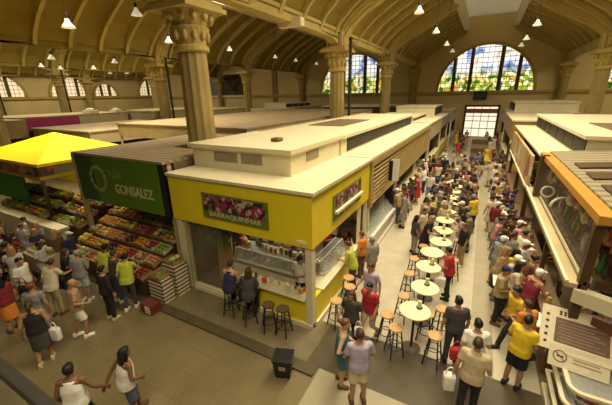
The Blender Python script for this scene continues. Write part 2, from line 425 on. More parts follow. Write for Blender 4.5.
m.tube([(-48.8 + 1.9 * math.cos(PI * (1 - k / 10)) , YF + 2.7, 7.0 + 2.3 * math.sin(PI * k / 10)) for k in range(11)], .2, 6)
m.tube([(-44 + 2.2 * math.cos(PI * (1 - k / 10)), YF + 2.7, 6.6 + 2.6 * math.sin(PI * k / 10)) for k in range(11)], .2, 6)
struct(m.obj('wall_gallery_inside', INT))
m = MB(); m.box(-68, 27, YF - .28, YF, 5.78, 6.08).box(-68, 27, YF - .16, YF, 5.6, 5.78)
struct(m.obj('trim_far_ledge', RIB))
for x in (-28.4, -34.2, -40.6):
    struct(MB().box(x - .5, x + .5, YF - .25, YF, 0, 10.5).obj('trim_far_pilaster', mat('pilaster_brown', (.33, .22, .09), .8)))
def arched_window(name, cx, y, r, zs, glass, mull, d=V((1, 0, 0))):
    # glass disc, leading and mullions; origin at the centre of the sill
    n = 28
    g = MB(); c = g.b.verts.new((0, 0, 0)); ring = [g.b.verts.new((r * math.cos(PI * k / n), 0, r * math.sin(PI * k / n))) for k in range(n + 1)]
    for a, b in zip(ring, ring[1:]): g.b.faces.new((c, b, a))
    w_ = g.obj(name, glass); w_.location = (cx, y, zs); struct(w_)
    f = MB()
    for (k0) in range(n):
        a0, a1 = PI * k0 / n, PI * (k0 + 1) / n
        f.hexa([(q * math.cos(a), yy, q * math.sin(a)) for yy, q, a in ((-.35, r - .05, a0), (-.35, r + .3, a0), (-.35, r + .3, a1), (-.35, r - .05, a1), (.1, r - .05, a0), (.1, r + .3, a0), (.1, r + .3, a1), (.1, r - .05, a1))])
    f.obj('window_frame', RIB, w_)
    mu = MB()
    for x in mull:
        h = math.sqrt(max(0, r * r - x * x)); mu.box(x - .22, x + .22, -.25, -.03, 0, h)
    mu.obj('mullion', mat('mullion_stone', (.13, .09, .035), .7), w_)
    l = MB(); x = -r + .3
    while x < r:
        h = math.sqrt(max(0, r * r - x * x)); l.box(x - .022, x + .022, -.06, -.01, 0, h); x += .62
    z = .45
    while z < r:
        h = math.sqrt(max(0, r * r - z * z)); l.box(-h, h, -.06, -.01, z - .03, z + .03); z += .62
    l.obj('window_lattice', DARK, w_)
    return w_
arched_window('window_1', -.45, YF + .3, 5.75, 6.12, GLASS_A, (-3.85, -1.75, 1.75, 3.85))
arched_window('window_2', -19.0, YF + .3, 5.75, 6.12, GLASS_B, (-3.85, -1.75, 1.75, 3.85))
arched_window('window_3', 17.6, YF + .3, 5.75, 6.12, GLASS_B, (-3.85, -1.75, 1.75, 3.85))
# far left wall
struct(MB().box(XD - 1.6, XD - 1.0, 4, 54, 0, 16).obj('wall_left', WALL))
struct(MB().box(XD - 1.0, XD - .7, 4, YF, 6.05, 6.45).obj('trim_left_ledge', RIB))
for i, (cy, r) in enumerate(((23.4, 3.3), (33.7, 3.3), (40.0, 2.2), (51.5 - .6, 3.6), (13.0, 3.3))):
    w_ = arched_window('window_%d' % (i + 4), XD - .9, cy, r, 6.5, DAYW, (-r * .36, r * .36))
    w_.rotation_euler = (0, 0, PI / 2); w_.location = (XD - .92, cy, 6.5)
# right wall and end wall of the right aisle
struct(MB().box(27, 27.5, 10, 54, 0, 16).obj('wall_right', WALL))
# far door
o = struct(MB().box(-2.05, 1.75, YF - .12, YF - .02, 0, 4.0).obj('door_1', DAY))
m = MB()
m.box(-2.3, -2.05, YF - .25, YF, 0, 4.2).box(1.75, 2.0, YF - .25, YF, 0, 4.2).box(-2.3, 2.0, YF - .25, YF, 4.0, 4.25)
m.obj('door_frame', DWOOD, o)
m = MB()
for x in (-1.1, -.15, .8): m.box(x - .04, x + .04, YF - .18, YF - .1, 0, 4)
for z in (1.1, 2.1, 2.75): m.box(-2.05, 1.75, YF - .18, YF - .1, z - .05, z + .05)
m.obj('door_bar', STEEL, o)
MB().box(-2.05, 1.75, YF - .22, YF - .12, 3.15, 3.75).obj('door_transom', mat('transom_red', (.40, .12, .07), .5), o)
t = MB().box(-1.45, .2, YF - .34, YF - .2, 4.95, 6.0).obj('exit_sign_board', mat('sign_dark', (.03, .04, .03), .4)); tag(t, 'dark sign board under the big stained window above the far door', 'sign')
MB().box(-1.3, .05, YF - .37, YF - .34, 5.3, 5.65).obj('sign_face', mat('sign_face_green', (.05, .10, .06), .5), t)
# gallery rail in front of the camera
t = empty('gallery_rail', (0, .36, 4.4), 'dark gallery handrail crossing the bottom left corner', 'railing')
m = MB(); m.box(-2.8, 3, -.05, .0, .375, .43, .012); m.obj('top_rail', DARK, t)
m = MB(); m.tube([(-2.8, .02, .19), (3, .02, .19)], .022, 10); m.obj('lower_rail', mat('rail_bronze', (.16, .11, .05), .4), t)
for x in (-2.7, -1.0, 1.2, 2.6): MB().box(x - .03, x + .03, -.03, .03, 0, .36).obj('rail_post', DARK, t)
struct(MB().box(-2.9, 3.2, -6, .45, 4.2, 4.4).obj('floor_gallery', FLOORD))

# pendant lamps
lm = MB().lathe([(.03, .34), (.07, .30), (.10, .20), (.22, .04), (.24, 0), (.21, .0), (.09, .18), (.05, .26)], n=18).mesh('lamp_shade', LAMPW, True)
lr = MB().lathe([(.05, .30), (.06, .34), (.05, .50), (.02, .52)], n=10).mesh('lamp_socket', DARK)
def lamp(x, y, z, ztop, label, s=1.0, grp=None):
    t = empty('pendant_lamp', (x, y, z), label, 'lamp', 0, grp)
    a = link('lamp_shade', lm, t); a.scale = (s, s, s); b = link('lamp_socket', lr, t); b.scale = (s, s, s)
    MB().tube([(0, 0, .5 * s), (0, 0, ztop - z)], .012, 6).obj('cord', DARK, t)
G = 'white bell pendant lamps'
ordn = ['nearest', 'second nearest', 'third nearest', 'farthest']
for i, y in enumerate((19.8, 26.7, 34.0, 39.9)):
    lamp(-3.72, y, 10.0, 13.7, 'white bell pendant lamp left of the nave skylight, %s of that line of four' % ordn[i], 1.1, G)
for i, y in enumerate((27.6, 34.4, 39.0)):
    lamp(2.35, y, 10.0, 13.7, 'white bell pendant lamp right of the nave skylight, %s of that line of three' % ('nearest', 'middle', 'farthest')[i], 1.1, G)
for i, y in enumerate((24.4, 31.8, 36.3, 41.9)):
    lamp(-20.8, y, 9.85, 14.2, 'white bell pendant lamp below the side skylight beam, %s of its line' % ordn[i], 1.1, G)
lamp(-19.0, 10.2, 9.4, 14.9, 'large white bell pendant lamp hanging at upper left', 1.3, G)
lamp(-18.9, 16.2, 9.4, 14.9, 'white bell pendant lamp beside the capital of the big foreground column', 1.2, G)
lamp(-14.3, 10.7, 9.5, 13.2, 'unlit pendant lamp hanging left of the big capital near the top edge', 1.0, G)
for i, (x, y) in enumerate(((-34.8, 16.6), (-43.8, 19.7), (-45.5, 22.4), (-42.5, 24.6), (-33.8, 21.8), (-49, 30.6), (-47.2, 32.0))):
    lamp(x, y, 9.4, 13.4, ('small white pendant lamp highest of the trio at far left', 'small white pendant lamp middle of the trio at far left', 'small white pendant lamp lowest of the trio at far left',
         'small white pendant lamp over the arched side windows', 'small white pendant lamp just left of the tall brown column', 'tiny white pendant lamp left of a pair before the left wall', 'tiny white pendant lamp right of a pair before the left wall')[i], 1.3, G)
# ------------------------------------------------------------------ stalls
def post(parent, x, y, z0, z1, w, m, name='post'): return MB().box(x - w / 2, x + w / 2, y - w / 2, y + w / 2, z0, z1).obj(name, m, parent)
# --- the yellow juice kiosk
K = empty('market_kiosk', (-5.6, 8.3, 0), 'yellow corner snack kiosk with cream roof and two fruit picture signs', 'kiosk')
def kb(name, m, *boxes, par=None, bev=0):
    mb = MB()
    for b in boxes: mb.box(b[0] + 5.6, b[1] + 5.6, b[2] - 8.3, b[3] - 8.3, b[4], b[5], bev)
    return mb.obj(name, m, par or K)
kb('roof', CREAM, (-8.08, -3.12, 6.09, 10.6, 3.80, 3.88))
ff = kb('fascia', YELLOW, (-8.05, -3.19, 6.14, 6.22, 2.42, 3.80)); ff['label'] = 'yellow fascia facing the front'
fs = kb('fascia', YELLOW, (-3.27, -3.19, 6.22, 10.55, 2.42, 3.80)); fs['label'] = 'yellow fascia facing the aisle'
kb('fascia_trim', DARK, (-8.05, -3.2, 6.16, 6.2, 2.395, 2.42))
kb('ceiling_panel', INT, (-8.0, -3.3, 6.25, 10.5, 2.46, 2.52))
rb = kb('roof_housing', CREAM, (-8.0, -4.37, 7.2, 10.6, 3.88, 4.50))
kb('roof_housing_cap', CREAM, (-8.1, -4.28, 7.08, 10.7, 4.50, 4.62))
VENT = mat('vent_grey', (.30, .25, .16), .6)
for a, b_ in ((-7.1, -6.2), (-6.05, -5.3)): kb('vent_grille', VENT, (a, b_, 7.18, 7.2, 4.12, 4.40), par=rb)
kb('vent_grille', VENT, (-4.37, -4.35, 8.1, 8.9, 4.15, 4.40), par=rb)
kb('roof_vent', mat('vent_brown', (.16, .11, .05), .5), (-5.75, -5.45, 8.3, 8.6, 4.62, 4.74), bev=.04)
kb('corner_post', CREAM, (-3.42, -3.22, 6.17, 6.37, 0, 2.42), bev=.02)
kb('post', CREAM, (-8.0, -7.72, 6.17, 6.35, 0, 2.42)); kb('post', TAN, (-7.66, -7.58, 6.17, 6.3, 0, 2.42))
kb('post', CREAM, (-3.32, -3.22, 9.75, 9.85, 0, 2.42)); kb('post', CREAM, (-3.32, -3.22, 10.4, 10.5, 0, 2.42))
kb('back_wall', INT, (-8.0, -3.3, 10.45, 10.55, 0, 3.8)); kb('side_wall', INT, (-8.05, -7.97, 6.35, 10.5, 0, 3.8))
kb('plinth', CREAM, (-7.58, -3.22, 6.14, 6.30, 0, .14), (-3.36, -3.16, 6.37, 9.8, 0, .14))
kb('front_sill', CREAM, (-7.55, -6.15, 6.16, 6.28, .14, .22))
kb('front_counter_panel', YELLOW, (-5.75, -3.42, 6.20, 6.34, .14, .82)); kb('side_counter_panel', YELLOW, (-3.36, -3.22, 6.37, 9.75, .14, .92))
kb('inner_door', mat('door_gold', (.50, .36, .14), .5), (-7.2, -6.55, 6.95, 7.0, 0, 1.95))
kb('glass_door', SMOKE, (-7.55, -6.2, 6.2, 6.22, .22, 2.4))
# sign boards
LET = mat('letter_buff', (.50, .46, .26), .5)
sb = kb('sign_board', mat('sign_green', (.16, .19, .02), .5), (-6.70, -4.43, 6.105, 6.14, 2.72, 3.45)); sb['label'] = 'green fruit picture sign on the front fascia'
kb('fruit_picture', FRUITPIC, (-6.63, -4.5, 6.095, 6.105, 2.95, 3.40), par=sb)
lettering('BARRAQUINHAS', .19, LET, (-5.565 + 5.6, 6.098 - 8.3, 2.85), (PI / 2, 0, 0), sb, sx=1.25, bold=.004)
sb2 = kb('sign_board', mat('sign_green', (.16, .19, .02), .5), (-3.19, -3.155, 7.35, 9.58, 2.74, 3.45)); sb2['label'] = 'green fruit picture sign on the aisle side'
kb('fruit_picture', FRUITPIC, (-3.155, -3.145, 7.5, 9.5, 2.99, 3.4), par=sb2)
kb('light_rail', CREAM, (-3.15, -3.06, 7.4, 9.58, 2.93, 3.0), par=sb2)
lettering('BARRAQUINHAS', .15, LET, (-3.145 + 5.6, 8.46 - 8.3, 2.83), (PI / 2, 0, PI / 2), sb2, sx=.95, bold=.006)
sl = kb('name_plate', WHITE, (-3.62, -3.36, 6.12, 6.14, 2.52, 2.60))
# worktops and cases
def simple(name, m, label, cat, *boxes, bev=0, group=None):
    x0 = min(b[0] for b in boxes); x1 = max(b[1] for b in boxes); y0 = min(b[2] for b in boxes); y1 = max(b[3] for b in boxes); z0 = min(b[4] for b in boxes)
    cx, cy = (x0 + x1) / 2, (y0 + y1) / 2; mb = MB()
    for b in boxes: mb.box(b[0] - cx, b[1] - cx, b[2] - cy, b[3] - cy, b[4] - z0, b[5] - z0, bev)
    o = mb.obj(name, m); o.location = (cx, cy, z0); return tag(o, label, cat, group)
simple('worktop', mat('worktop_buff', (.50, .42, .25), .5), 'buff worktop on the yellow front counter of the corner kiosk', 'worktop', (-5.78, -3.43, 6.12, 6.66, .82, .87), bev=.015)
simple('worktop', CREAM, 'cream worktop on the yellow aisle side counter of the corner kiosk', 'worktop', (-3.72, -3.16, 6.70, 9.72, .92, .97), bev=.015)
def display_case(x, y, z, lx, ly, h, label, rz=0, nt=4, body=.5, cols=None, bm=CREAM):
    t = empty('display_case', (x, y, z), label, 'display case', rz)
    MB().box(-lx / 2, lx / 2, -ly / 2, ly / 2, 0, body).obj('case_body', bm, t)
    g = MB(); e = .012
    g.hexa([(-lx / 2, -ly / 2, body), (lx / 2, -ly / 2, body), (lx / 2, -ly / 2 + e, body), (-lx / 2, -ly / 2 + e, body), (-lx / 2, -ly / 2 + .16, body + h), (lx / 2, -ly / 2 + .16, body + h), (lx / 2, -ly / 2 + .16 + e, body + h), (-lx / 2, -ly / 2 + .16 + e, body + h)])
    g.obj('glass_front', GLASSY, t)
    MB().box(-lx / 2, lx / 2, -ly / 2 + .15, ly / 2, body + h, body + h + .015).obj('case_top', GLASSY, t)
    for yy in (-ly / 2 + .15, ly / 2 - .03): MB().box(-lx / 2, lx / 2, yy, yy + .03, body + h + .015, body + h + .04).obj('top_rail', WHITE, t)
    MB().box(-lx / 2, lx / 2, -ly / 2 - .02, -ly / 2 + .02, body - .03, body + .04).obj('case_rail', STEEL, t)
    for s in (-1, 1): MB().box(s * lx / 2 - .02, s * lx / 2 + .02, -ly / 2 + .13, ly / 2, body, body + h).obj('case_side', STEEL, t)
    return t
FOODC = [(.35, .12, .06), (.55, .35, .12), (.65, .5, .2), (.2, .25, .05), (.5, .08, .05), (.7, .6, .4), (.25, .12, .06)]
tray_me = None
def food_tray(x, y, z, w, d, label, col, n=6, group=None, seed=0):
    rnd = random.Random(seed)
    t = empty('food_tray', (x, y, z), label, 'tray', 0, group)
    m = MB(); m.box(-w / 2, w / 2, -d / 2, d / 2, 0, .012)
    for a in ((-w / 2, -w / 2 + .012, -d / 2, d / 2), (w / 2 - .012, w / 2, -d / 2, d / 2), (-w / 2, w / 2, -d / 2, -d / 2 + .012), (-w / 2, w / 2, d / 2 - .012, d / 2)): m.box(*a, 0, .05)
    m.obj('tray_dish', STEEL, t)
    f = MB()
    for k in range(n):
        f.ell((rnd.uniform(-w / 2 + .06, w / 2 - .06), rnd.uniform(-d / 2 + .05, d / 2 - .05), .045), (.055, .045, .035), u=8, v=6)
    fo = f.obj('food', PROD, t, True, col); fo['kind'] = 'stuff'
    return t
display_case(-5.2, 7.25, .0, 2.6, .7, .38, 'long glass snack case behind the front counter of the corner kiosk', body=.95)
display_case(-5.6, 8.75, .0, 2.6, .7, .4, 'rear glass snack case deep inside the corner kiosk', body=1.0)
display_case(-3.62, 8.2, .97, 1.8, .42, .34, 'low white glass display on the aisle side worktop of the corner kiosk', rz=PI / 2, body=.06, bm=WHITE)
tn = ['first', 'second', 'third', 'fourth', 'fifth']
for i in range(5):
    food_tray(-6.25 + i * .52, 7.3, .952, .46, .4, 'snack tray in the long case of the corner kiosk, %s from the glass door' % tn[i], FOODC[i], seed=i)
for i in range(3):
    food_tray(-3.62, 7.62 + i * .55, 1.032, .3, .46, 'snack tray in the low aisle side display, %s from the corner post' % tn[i], FOODC[(i + 3) % 7], seed=9 + i)
for i, (x, y) in enumerate(((-6.2, 7.6), (-4.6, 7.6), (-4.0, 9.0))):
    o = MB().tube([(-.55, 0, 0), (.55, 0, 0)], .02, 10).obj('tube_light', mat('tube_glow', (1, .93, .75), .3, .02, 1, emit=3.0)); o.location = (x, y, 2.38); tag(o, 'fluorescent tube under the yellow kiosk ceiling, %s' % ('left one', 'middle one', 'rear right one')[i], 'lamp', 'kiosk fluorescent tubes')
    MB().box(-.6, .6, -.04, .04, .03, .08).obj('tube_fitting', WHITE, o)
    area('kiosk_tube', (x, y, 2.34), 1.1, .05, 7, (1, .90, .68))
# hanging goods at the kiosk front: sausages and a leafy garland
for i in range(11):
    x = -6.05 + i * .245; c = [(.30, .07, .03), (.42, .16, .06), (.20, .05, .03), (.55, .4, .2)][i % 4]; ln = .30 + .1 * ((i * 7) % 3)
    m = MB(); m.tube([(0, 0, 0), (.01, 0, -.06), (.03, 0, -.1), (.035, .01, -ln * .6), (.01, 0, -ln)], [.006, .008, .06, .07, .02], 8)
    o = m.obj('hanging_sausage', PROD, None, True, c); o.location = (x, 6.42 + .12 * (i % 3), 2.46)
    tag(o, 'cured sausage hanging in the row inside the corner kiosk front', 'sausage', 'cured sausages hanging in the kiosk')
m = MB(); rnd = random.Random(3)
for k in range(700):
    x = rnd.uniform(-7.45, -6.0); y = rnd.uniform(6.35, 7.0); z = 2.42 - rnd.random() ** 1.5 * (.75 if x < -6.4 else .4)
    a = Euler((rnd.uniform(0, 6), rnd.uniform(0, 6), 0)).to_matrix(); s = rnd.uniform(.07, .12)
    m.b.faces.new([m.b.verts.new(V((x, y, z)) + a @ V(q) * s) for q in ((-.5, 0, 0), (0, -.4, .1), (.9, 0, 0), (0, .4, .1))])
tag(m.obj('leaf_garland', LEAFG), 'hanging green leaf garland at the left end inside the corner kiosk', 'garland', kind='stuff')
# bottles and boxes on a back shelf
o = simple('back_shelf', DWOOD, 'dark wooden shelf unit at the back of the corner kiosk', 'shelf', (-7.8, -3.5, 10.1, 10.44, .02, .06), (-7.8, -3.5, 10.1, 10.44, .9, .94), (-7.8, -3.5, 10.1, 10.44, 1.5, 1.54), (-7.8, -7.74, 10.1, 10.44, 0, 1.54), (-3.56, -3.5, 10.1, 10.44, 0, 1.54))
bot = MB().lathe([(.035, 0), (.04, .01), (.04, .17), (.015, .22), (.014, .28), (.017, .30)], n=10).mesh('bottle', PROD, True)
def bottle(x, y, z, c, label, grp, s=1.0):
    o = link('bottle', bot, None, c); o.location = (x, y, z); o.scale = (s, s, s); return tag(o, label, 'bottle', grp)
BC = [(.05, .16, .03), (.45, .05, .03), (.6, .38, .05), (.65, .6, .5), (.1, .05, .02)]
for i in range(16): bottle(-7.5 + i * .25, 10.25, 1.54, BC[(i * 3) % 5], 'bottle on the top of the dark back shelf in the corner kiosk', 'bottles on the kiosk back shelf')
for i in range(8): bottle(-3.5 + (i % 2) * .12, 9.42 + .05 * i - .3, .97, BC[(i + 1) % 5], 'bottle clustered at the far end of the aisle side worktop', 'bottles on the aisle side worktop')
CL = [(.6, .1, .05), (.68, .6, .42), (.12, .2, .06), (.5, .32, .1), (.75, .7, .6), (.22, .1, .04), (.62, .45, .06)]
jar = MB().lathe([(.05, 0), (.06, .01), (.06, .12), (.045, .15), (.05, .155), (.05, .18)], n=12).mesh('jar', PROD, True)
def jarat(x, y, z, c, label, grp, s=1.0):
    o = link('jar', jar, None, c); o.location = (x, y, z); o.scale = (s, s, s); return tag(o, label, 'jar', grp)
rnd = random.Random(8)
for i in range(15): jarat(-6.4 + i * .17, 7.32 + rnd.uniform(-.1, .14), 1.37, CL[(i * 3) % 7], 'jar standing on the long glass case behind the yellow kiosk front', 'jars on the long glass case', rnd.uniform(.8, 1.3))
for i in range(14): jarat(-6.8 + i * .18, 8.8 + rnd.uniform(-.15, .15), 1.44, CL[(i * 2) % 7], 'jar standing on the rear glass case of the yellow kiosk', 'jars on the rear glass case', rnd.uniform(.9, 1.4))
for i in range(8): jarat(-5.55 + i * .27, 6.52, .87, CL[(i * 5) % 7], 'jar along the back edge of the yellow front worktop', 'jars on the front worktop', rnd.uniform(.6, .9))
for i in range(9):
    o = MB().box(-.14, .14, -.1, .1, 0, .2, .02).obj('carton', PROD, None, False, CL[(i * 4 + 1) % 7]); o.location = (-7.3 + i * .42, 10.25, .94); tag(o, 'carton on the middle level of the dark back shelf in the yellow kiosk', 'carton', 'cartons on the kiosk back shelf')
# napkin holders, cloth bundles on the front worktop
for i, (x, c) in enumerate(((-4.9, (.6, .1, .06)), (-4.1, (.7, .62, .4)), (-3.7, (.5, .3, .1)))):
    o = MB().box(-.06, .06, -.05, .05, 0, .16, .012).obj('sauce_caddy', PROD, None, False, c); o.location = (x, 6.4, .87)
    tag(o, ('red', 'cream', 'tan')[i] + ' condiment box on the front worktop of the corner kiosk', 'box')

# --- green fruit stall
S = empty('fruit_stall', (-10.6, 8, 0), 'green fronted fruit stall with corrugated brown roof and ring emblem', 'stall')
def sbx(name, m, *boxes, par=None, bev=0, org=(-10.6, 8), root=None):
    mb = MB()
    for b in boxes: mb.box(b[0] - org[0], b[1] - org[0], b[2] - org[1], b[3] - org[1], b[4], b[5], bev)
    return mb.obj(name, m, par or root or S)
sbx('roof', CORRUG, (-13.1, -10.42, 6.1, 12.4, 4.10, 4.18), (-10.42, -8.15, 6.1, 8.38, 4.10, 4.18), (-8.78, -8.15, 8.38, 12.4, 4.10, 4.18), (-10.42, -8.78, 10.02, 12.4, 4.10, 4.18))
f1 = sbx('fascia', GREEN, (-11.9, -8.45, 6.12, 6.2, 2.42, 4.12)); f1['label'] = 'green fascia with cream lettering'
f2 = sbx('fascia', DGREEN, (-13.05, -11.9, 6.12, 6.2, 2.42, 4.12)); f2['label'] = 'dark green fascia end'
sbx('fascia_edge', BLACK, (-8.45, -8.2, 6.14, 6.24, 2.42, 4.12))
lettering('CASA', .42, mat('letter_dim', (.20, .27, .04), .5), (-.25, 6.11 - 8, 3.52), (PI / 2, 0, 0), f1, bold=.008)
lettering('GONSALEZ', .46, mat('letter_cream', (.55, .52, .22), .5), (.78, 6.11 - 8, 3.04), (PI / 2, 0, 0), f1, sx=.84, bold=.012)
m = MB()
for k in range(10):
    a0, a1 = 2 * PI * k / 10, 2 * PI * (k + .72) / 10
    for q in range(4):
        b0, b1 = a0 + (a1 - a0) * q / 4, a0 + (a1 - a0) * (q + 1) / 4
        m.hexa([(r * math.cos(b), y, r * math.sin(b)) for y in (-.02, 0) for r, b in ((.37, b0), (.48, b0), (.48, b1), (.37, b1))])
m.tube([(.425 * math.cos(2 * PI * k / 40), -.004, .425 * math.sin(2 * PI * k / 40)) for k in range(41)], .012, 6)
o = m.obj('ring_emblem', mat('emblem_buff', (.36, .40, .16), .5), f1); o.location = (-1.12, 6.12 - 8, 3.3)
sbx('post', TAN, (-13.15, -13.0, 6.1, 6.25, 0, 4.1)); sbx('post', TAN, (-8.35, -8.2, 6.3, 6.45, 0, 4.1))
sbx('back_wall', INT, (-13.1, -8.2, 8.2, 8.3, 0, 4.1)); sbx('side_wall', INT, (-8.19, -8.12, 6.5, 8.2, 0, 4.1))
# --- tent stall
Tn = empty('tent_stall', (-18.7, 8.18, 0), 'fruit stall under a bright yellow pyramid canopy with photo strips', 'stall')
tb = lambda name, m, *b, **k: sbx(name, m, *b, org=(-18.7, 8.18), root=Tn, **k)
m = MB(); ap = m.b.verts.new((0, 0, 4.46)); hx, hy = 3.1, 2.25
cs = [m.b.verts.new((sx * hx, sy * hy, 3.5)) for sx, sy in ((-1, -1), (1, -1), (1, 1), (-1, 1))]
lo = [m.b.verts.new((v.co.x, v.co.y, 3.38)) for v in cs]; ap2 = m.b.verts.new((0, 0, 4.41))
for k in range(4):
    m.b.faces.new((ap, cs[k], cs[(k + 1) % 4])); m.b.faces.new((cs[k], lo[k], lo[(k + 1) % 4], cs[(k + 1) % 4])); m.b.faces.new((ap2, lo[(k + 1) % 4], lo[k]))
m.obj('canopy', YELTENT, Tn)
tb('photo_strip', PHOTOS, (-21.6, -15.75, 5.98, 6.03, 2.98, 3.40))
tb('side_panel', mat('olive_panel', (.20, .17, .07), .6), (-15.75, -15.69, 6.03, 10.35, 2.98, 3.38))
for a, b_ in ((6.1, 6.5), (8.2, 9.6)): tb('photo_panel', PHOTOS, (-15.69, -15.67, a, b_, 3.0, 3.36))
tb('canopy_frame', mat('olive_yellow', (.40, .28, .03), .5), (-21.7, -15.6, 5.9, 6.08, 2.84, 2.98), (-15.78, -15.6, 6.08, 10.43, 2.84, 2.98))
for x, y in ((-15.7, 6.0), (-15.7, 10.3), (-21.6, 6.0), (-21.6, 10.3)): tb('post', DWOOD, (x - .06, x + .06, y - .06, y + .06, 0, 3.4))
tb('green_board', mat('bright_green', (.02, .20, .015), .5), (-21.2, -17.6, 6.05, 6.12, 1.55, 2.84))
tb('back_wall', INT, (-21.6, -15.8, 10.3, 10.37, 0, 2.9))
simple('stall_counter', CREAM, 'long cream counter ledge under the yellow canopy', 'counter', (-19.8, -13.9, 5.3, 5.75, 1.08, 1.20), (-19.7, -14.0, 5.45, 5.7, 0, 1.08))
simple('stall_crate', mat('grey_tan_box', (.42, .33, .22), .7), 'big plain tan box full of greens standing before the cream counter', 'box', (-13.6, -12.2, 4.0, 4.62, .35, .95))
simple('box_stand', DWOOD, 'dark stand carrying the big plain tan box', 'stand', (-13.5, -12.3, 4.08, 4.55, 0, .35))
# --- pieces of fruit
fr = {}
fr['orange'] = MB().ell((0, 0, 0), (.05, .05, .048), u=10, v=7).mesh('orange', FRUITM, True)
fr['apple'] = MB().lathe([(.004, -.042), (.02, -.046), (.043, -.02), (.05, .008), (.042, .034), (.02, .042), (.004, .033)], n=10).mesh('apple', FRUITM, True)
fr['mango'] = MB().ell((0, 0, 0), (.085, .055, .055), u=10, v=7).mesh('mango', FRUITM, True)
fr['melon'] = MB().ell((0, 0, 0), (.115, .09, .09), u=12, v=8).mesh('melon', FRUITM, True)
m = MB()
for k in range(14): m.ell((.05 * math.cos(k * 2.4) * (1 - k / 20), .05 * math.sin(k * 2.4) * (1 - k / 20), .04 - k * .013), (.024,) * 3, u=6, v=5)
fr['grape_bunch'] = m.mesh('grape_bunch', FRUITM, True)
m = MB(); m.lathe([(.02, -.1), (.062, -.08), (.075, 0), (.06, .085), (.025, .1)], n=12)
fr['pineapple'] = m.mesh('pineapple', FRUITM, True)
m = MB()
for k in range(9):
    a = k * 2.4; r = .09 if k < 6 else .03
    m.hexa([V((0, 0, .09)) + V(q) for q in ((-.012, -.012, 0), (.012, -.012, 0), (.012, .012, 0), (-.012, .012, 0))] + [V((r * math.cos(a), r * math.sin(a), .09 + .10 + .05 * (k % 3))) + V(q) for q in ((-.004, -.004, 0), (.004, -.004, 0), (.004, .004, 0), (-.004, .004, 0))])
fr_crown = m.mesh('crown', LEAFG)
FK = [('apple', 'red apple', (.34, .03, .02)), ('orange', 'orange', (.72, .27, .015)), ('mango', 'yellow mango', (.72, .45, .03)), ('apple', 'green apple', (.26, .36, .04)),
      ('melon', 'yellow melon', (.72, .52, .05)), ('grape_bunch', 'purple grape bunch', (.10, .015, .05)), ('melon', 'pale green melon', (.42, .44, .14)), ('orange', 'tangerine', (.75, .33, .02)),
      ('grape_bunch', 'green grape bunch', (.30, .34, .06)), ('mango', 'red green mango', (.38, .12, .03)), ('pineapple', 'pineapple', (.42, .25, .04)), ('apple', 'pink peach', (.62, .30, .16))]
crate_mes = {}
def crate_mesh(w, d, m_, nm):
    m = MB(); m.box(-w / 2, w / 2, -d / 2, d / 2, 0, .015)
    for z0, z1 in ((.02, .06), (.08, .12)):
        m.box(-w / 2, -w / 2 + .012, -d / 2, d / 2, z0, z1).box(w / 2 - .012, w / 2, -d / 2, d / 2, z0, z1).box(-w / 2, w / 2, -d / 2, -d / 2 + .012, z0, z1).box(-w / 2, w / 2, d / 2 - .012, d / 2, z0, z1)
    for sx in (-1, 1):
        for sy in (-1, 1): m.box(sx * (w / 2 - .02) - .018, sx * (w / 2 - .02) + .018, sy * (d / 2 - .02) - .018, sy * (d / 2 - .02) + .018, 0, .13)
    return m.mesh(nm, m_)
CRW = crate_mesh(.50, .40, mat('crate_wood', (.36, .22, .10), .7, .2, 6), 'fruit_crate')
CRP = crate_mesh(.50, .40, mat('crate_pale', (.62, .54, .36), .6, .1, 6), 'fruit_crate')
rnd = random.Random(21)
def crate(x, y, z, place, kind, tilt=.28, n=None, me=None):
    shape, nm, c = FK[kind]
    M = Matrix.Translation((x, y, z)) @ Euler((tilt, 0, 0)).to_matrix().to_4x4()
    o = link('fruit_crate', me or (CRW if rnd.random() < .6 else CRP)); o.matrix_world = M
    tag(o, 'slatted crate of %ss, %s' % (nm.replace('peach', 'peache').replace('bunch', 'bunche').replace('mango', 'mangoe'), place), 'crate')
    r = {'apple': .05, 'orange': .05, 'mango': .06, 'melon': .1, 'grape_bunch': .08, 'pineapple': .1}[shape]
    nx, ny = max(2, int(.46 / (2.15 * r))), max(2, int(.37 / (2.1 * r)))
    lab = '%s in the crate, %s' % (nm, place)
    for i in range(nx):
        for j in range(ny):
            if rnd.random() < .06: continue
            p = V(((i + .5) / nx * .46 - .23 + rnd.uniform(-.01, .01), (j + .5) / ny * .36 - .18 + rnd.uniform(-.01, .01), .06 + r * .9 + rnd.uniform(0, .02)))
            f = link(shape, fr[shape], None, tuple(min(1, q * rnd.uniform(.75, 1.25)) for q in c))
            f.matrix_world = M @ Matrix.Translation(p) @ Euler((rnd.uniform(-.3, .3), rnd.uniform(-.3, .3), rnd.uniform(0, 6))).to_matrix().to_4x4()
            tag(f, lab, nm.split()[-1] if shape != 'grape_bunch' else 'grapes', lab)
            if shape == 'pineapple': link('crown', fr_crown, f)
def stand_steps(name, label, x0, x1, ys, zs, m_):
    mb = MB(); cx = (x0 + x1) / 2
    for y, z in zip(ys, zs): mb.box(x0 - cx, x1 - cx, y - .22, y + .24, 0, z - .07)
    o = mb.obj(name, m_); o.location = (cx, 0, 0); return tag(o, label, 'display stand')
ORD = ['first', 'second', 'third', 'fourth', 'fifth', 'sixth', 'seventh', 'eighth', 'ninth', 'tenth', 'eleventh']
ROW = ['front row', 'second row', 'third row', 'fourth row', 'top row']
ysr = [5.28, 5.72, 6.16, 6.6, 7.04]; zsr = [.62, .86, 1.10, 1.34, 1.58]
stand_steps('fruit_stand', 'stepped dark wooden stand holding the fruit crates below the green fascia', -13.0, -8.55, ysr, zsr, DWOOD)
kk = 0
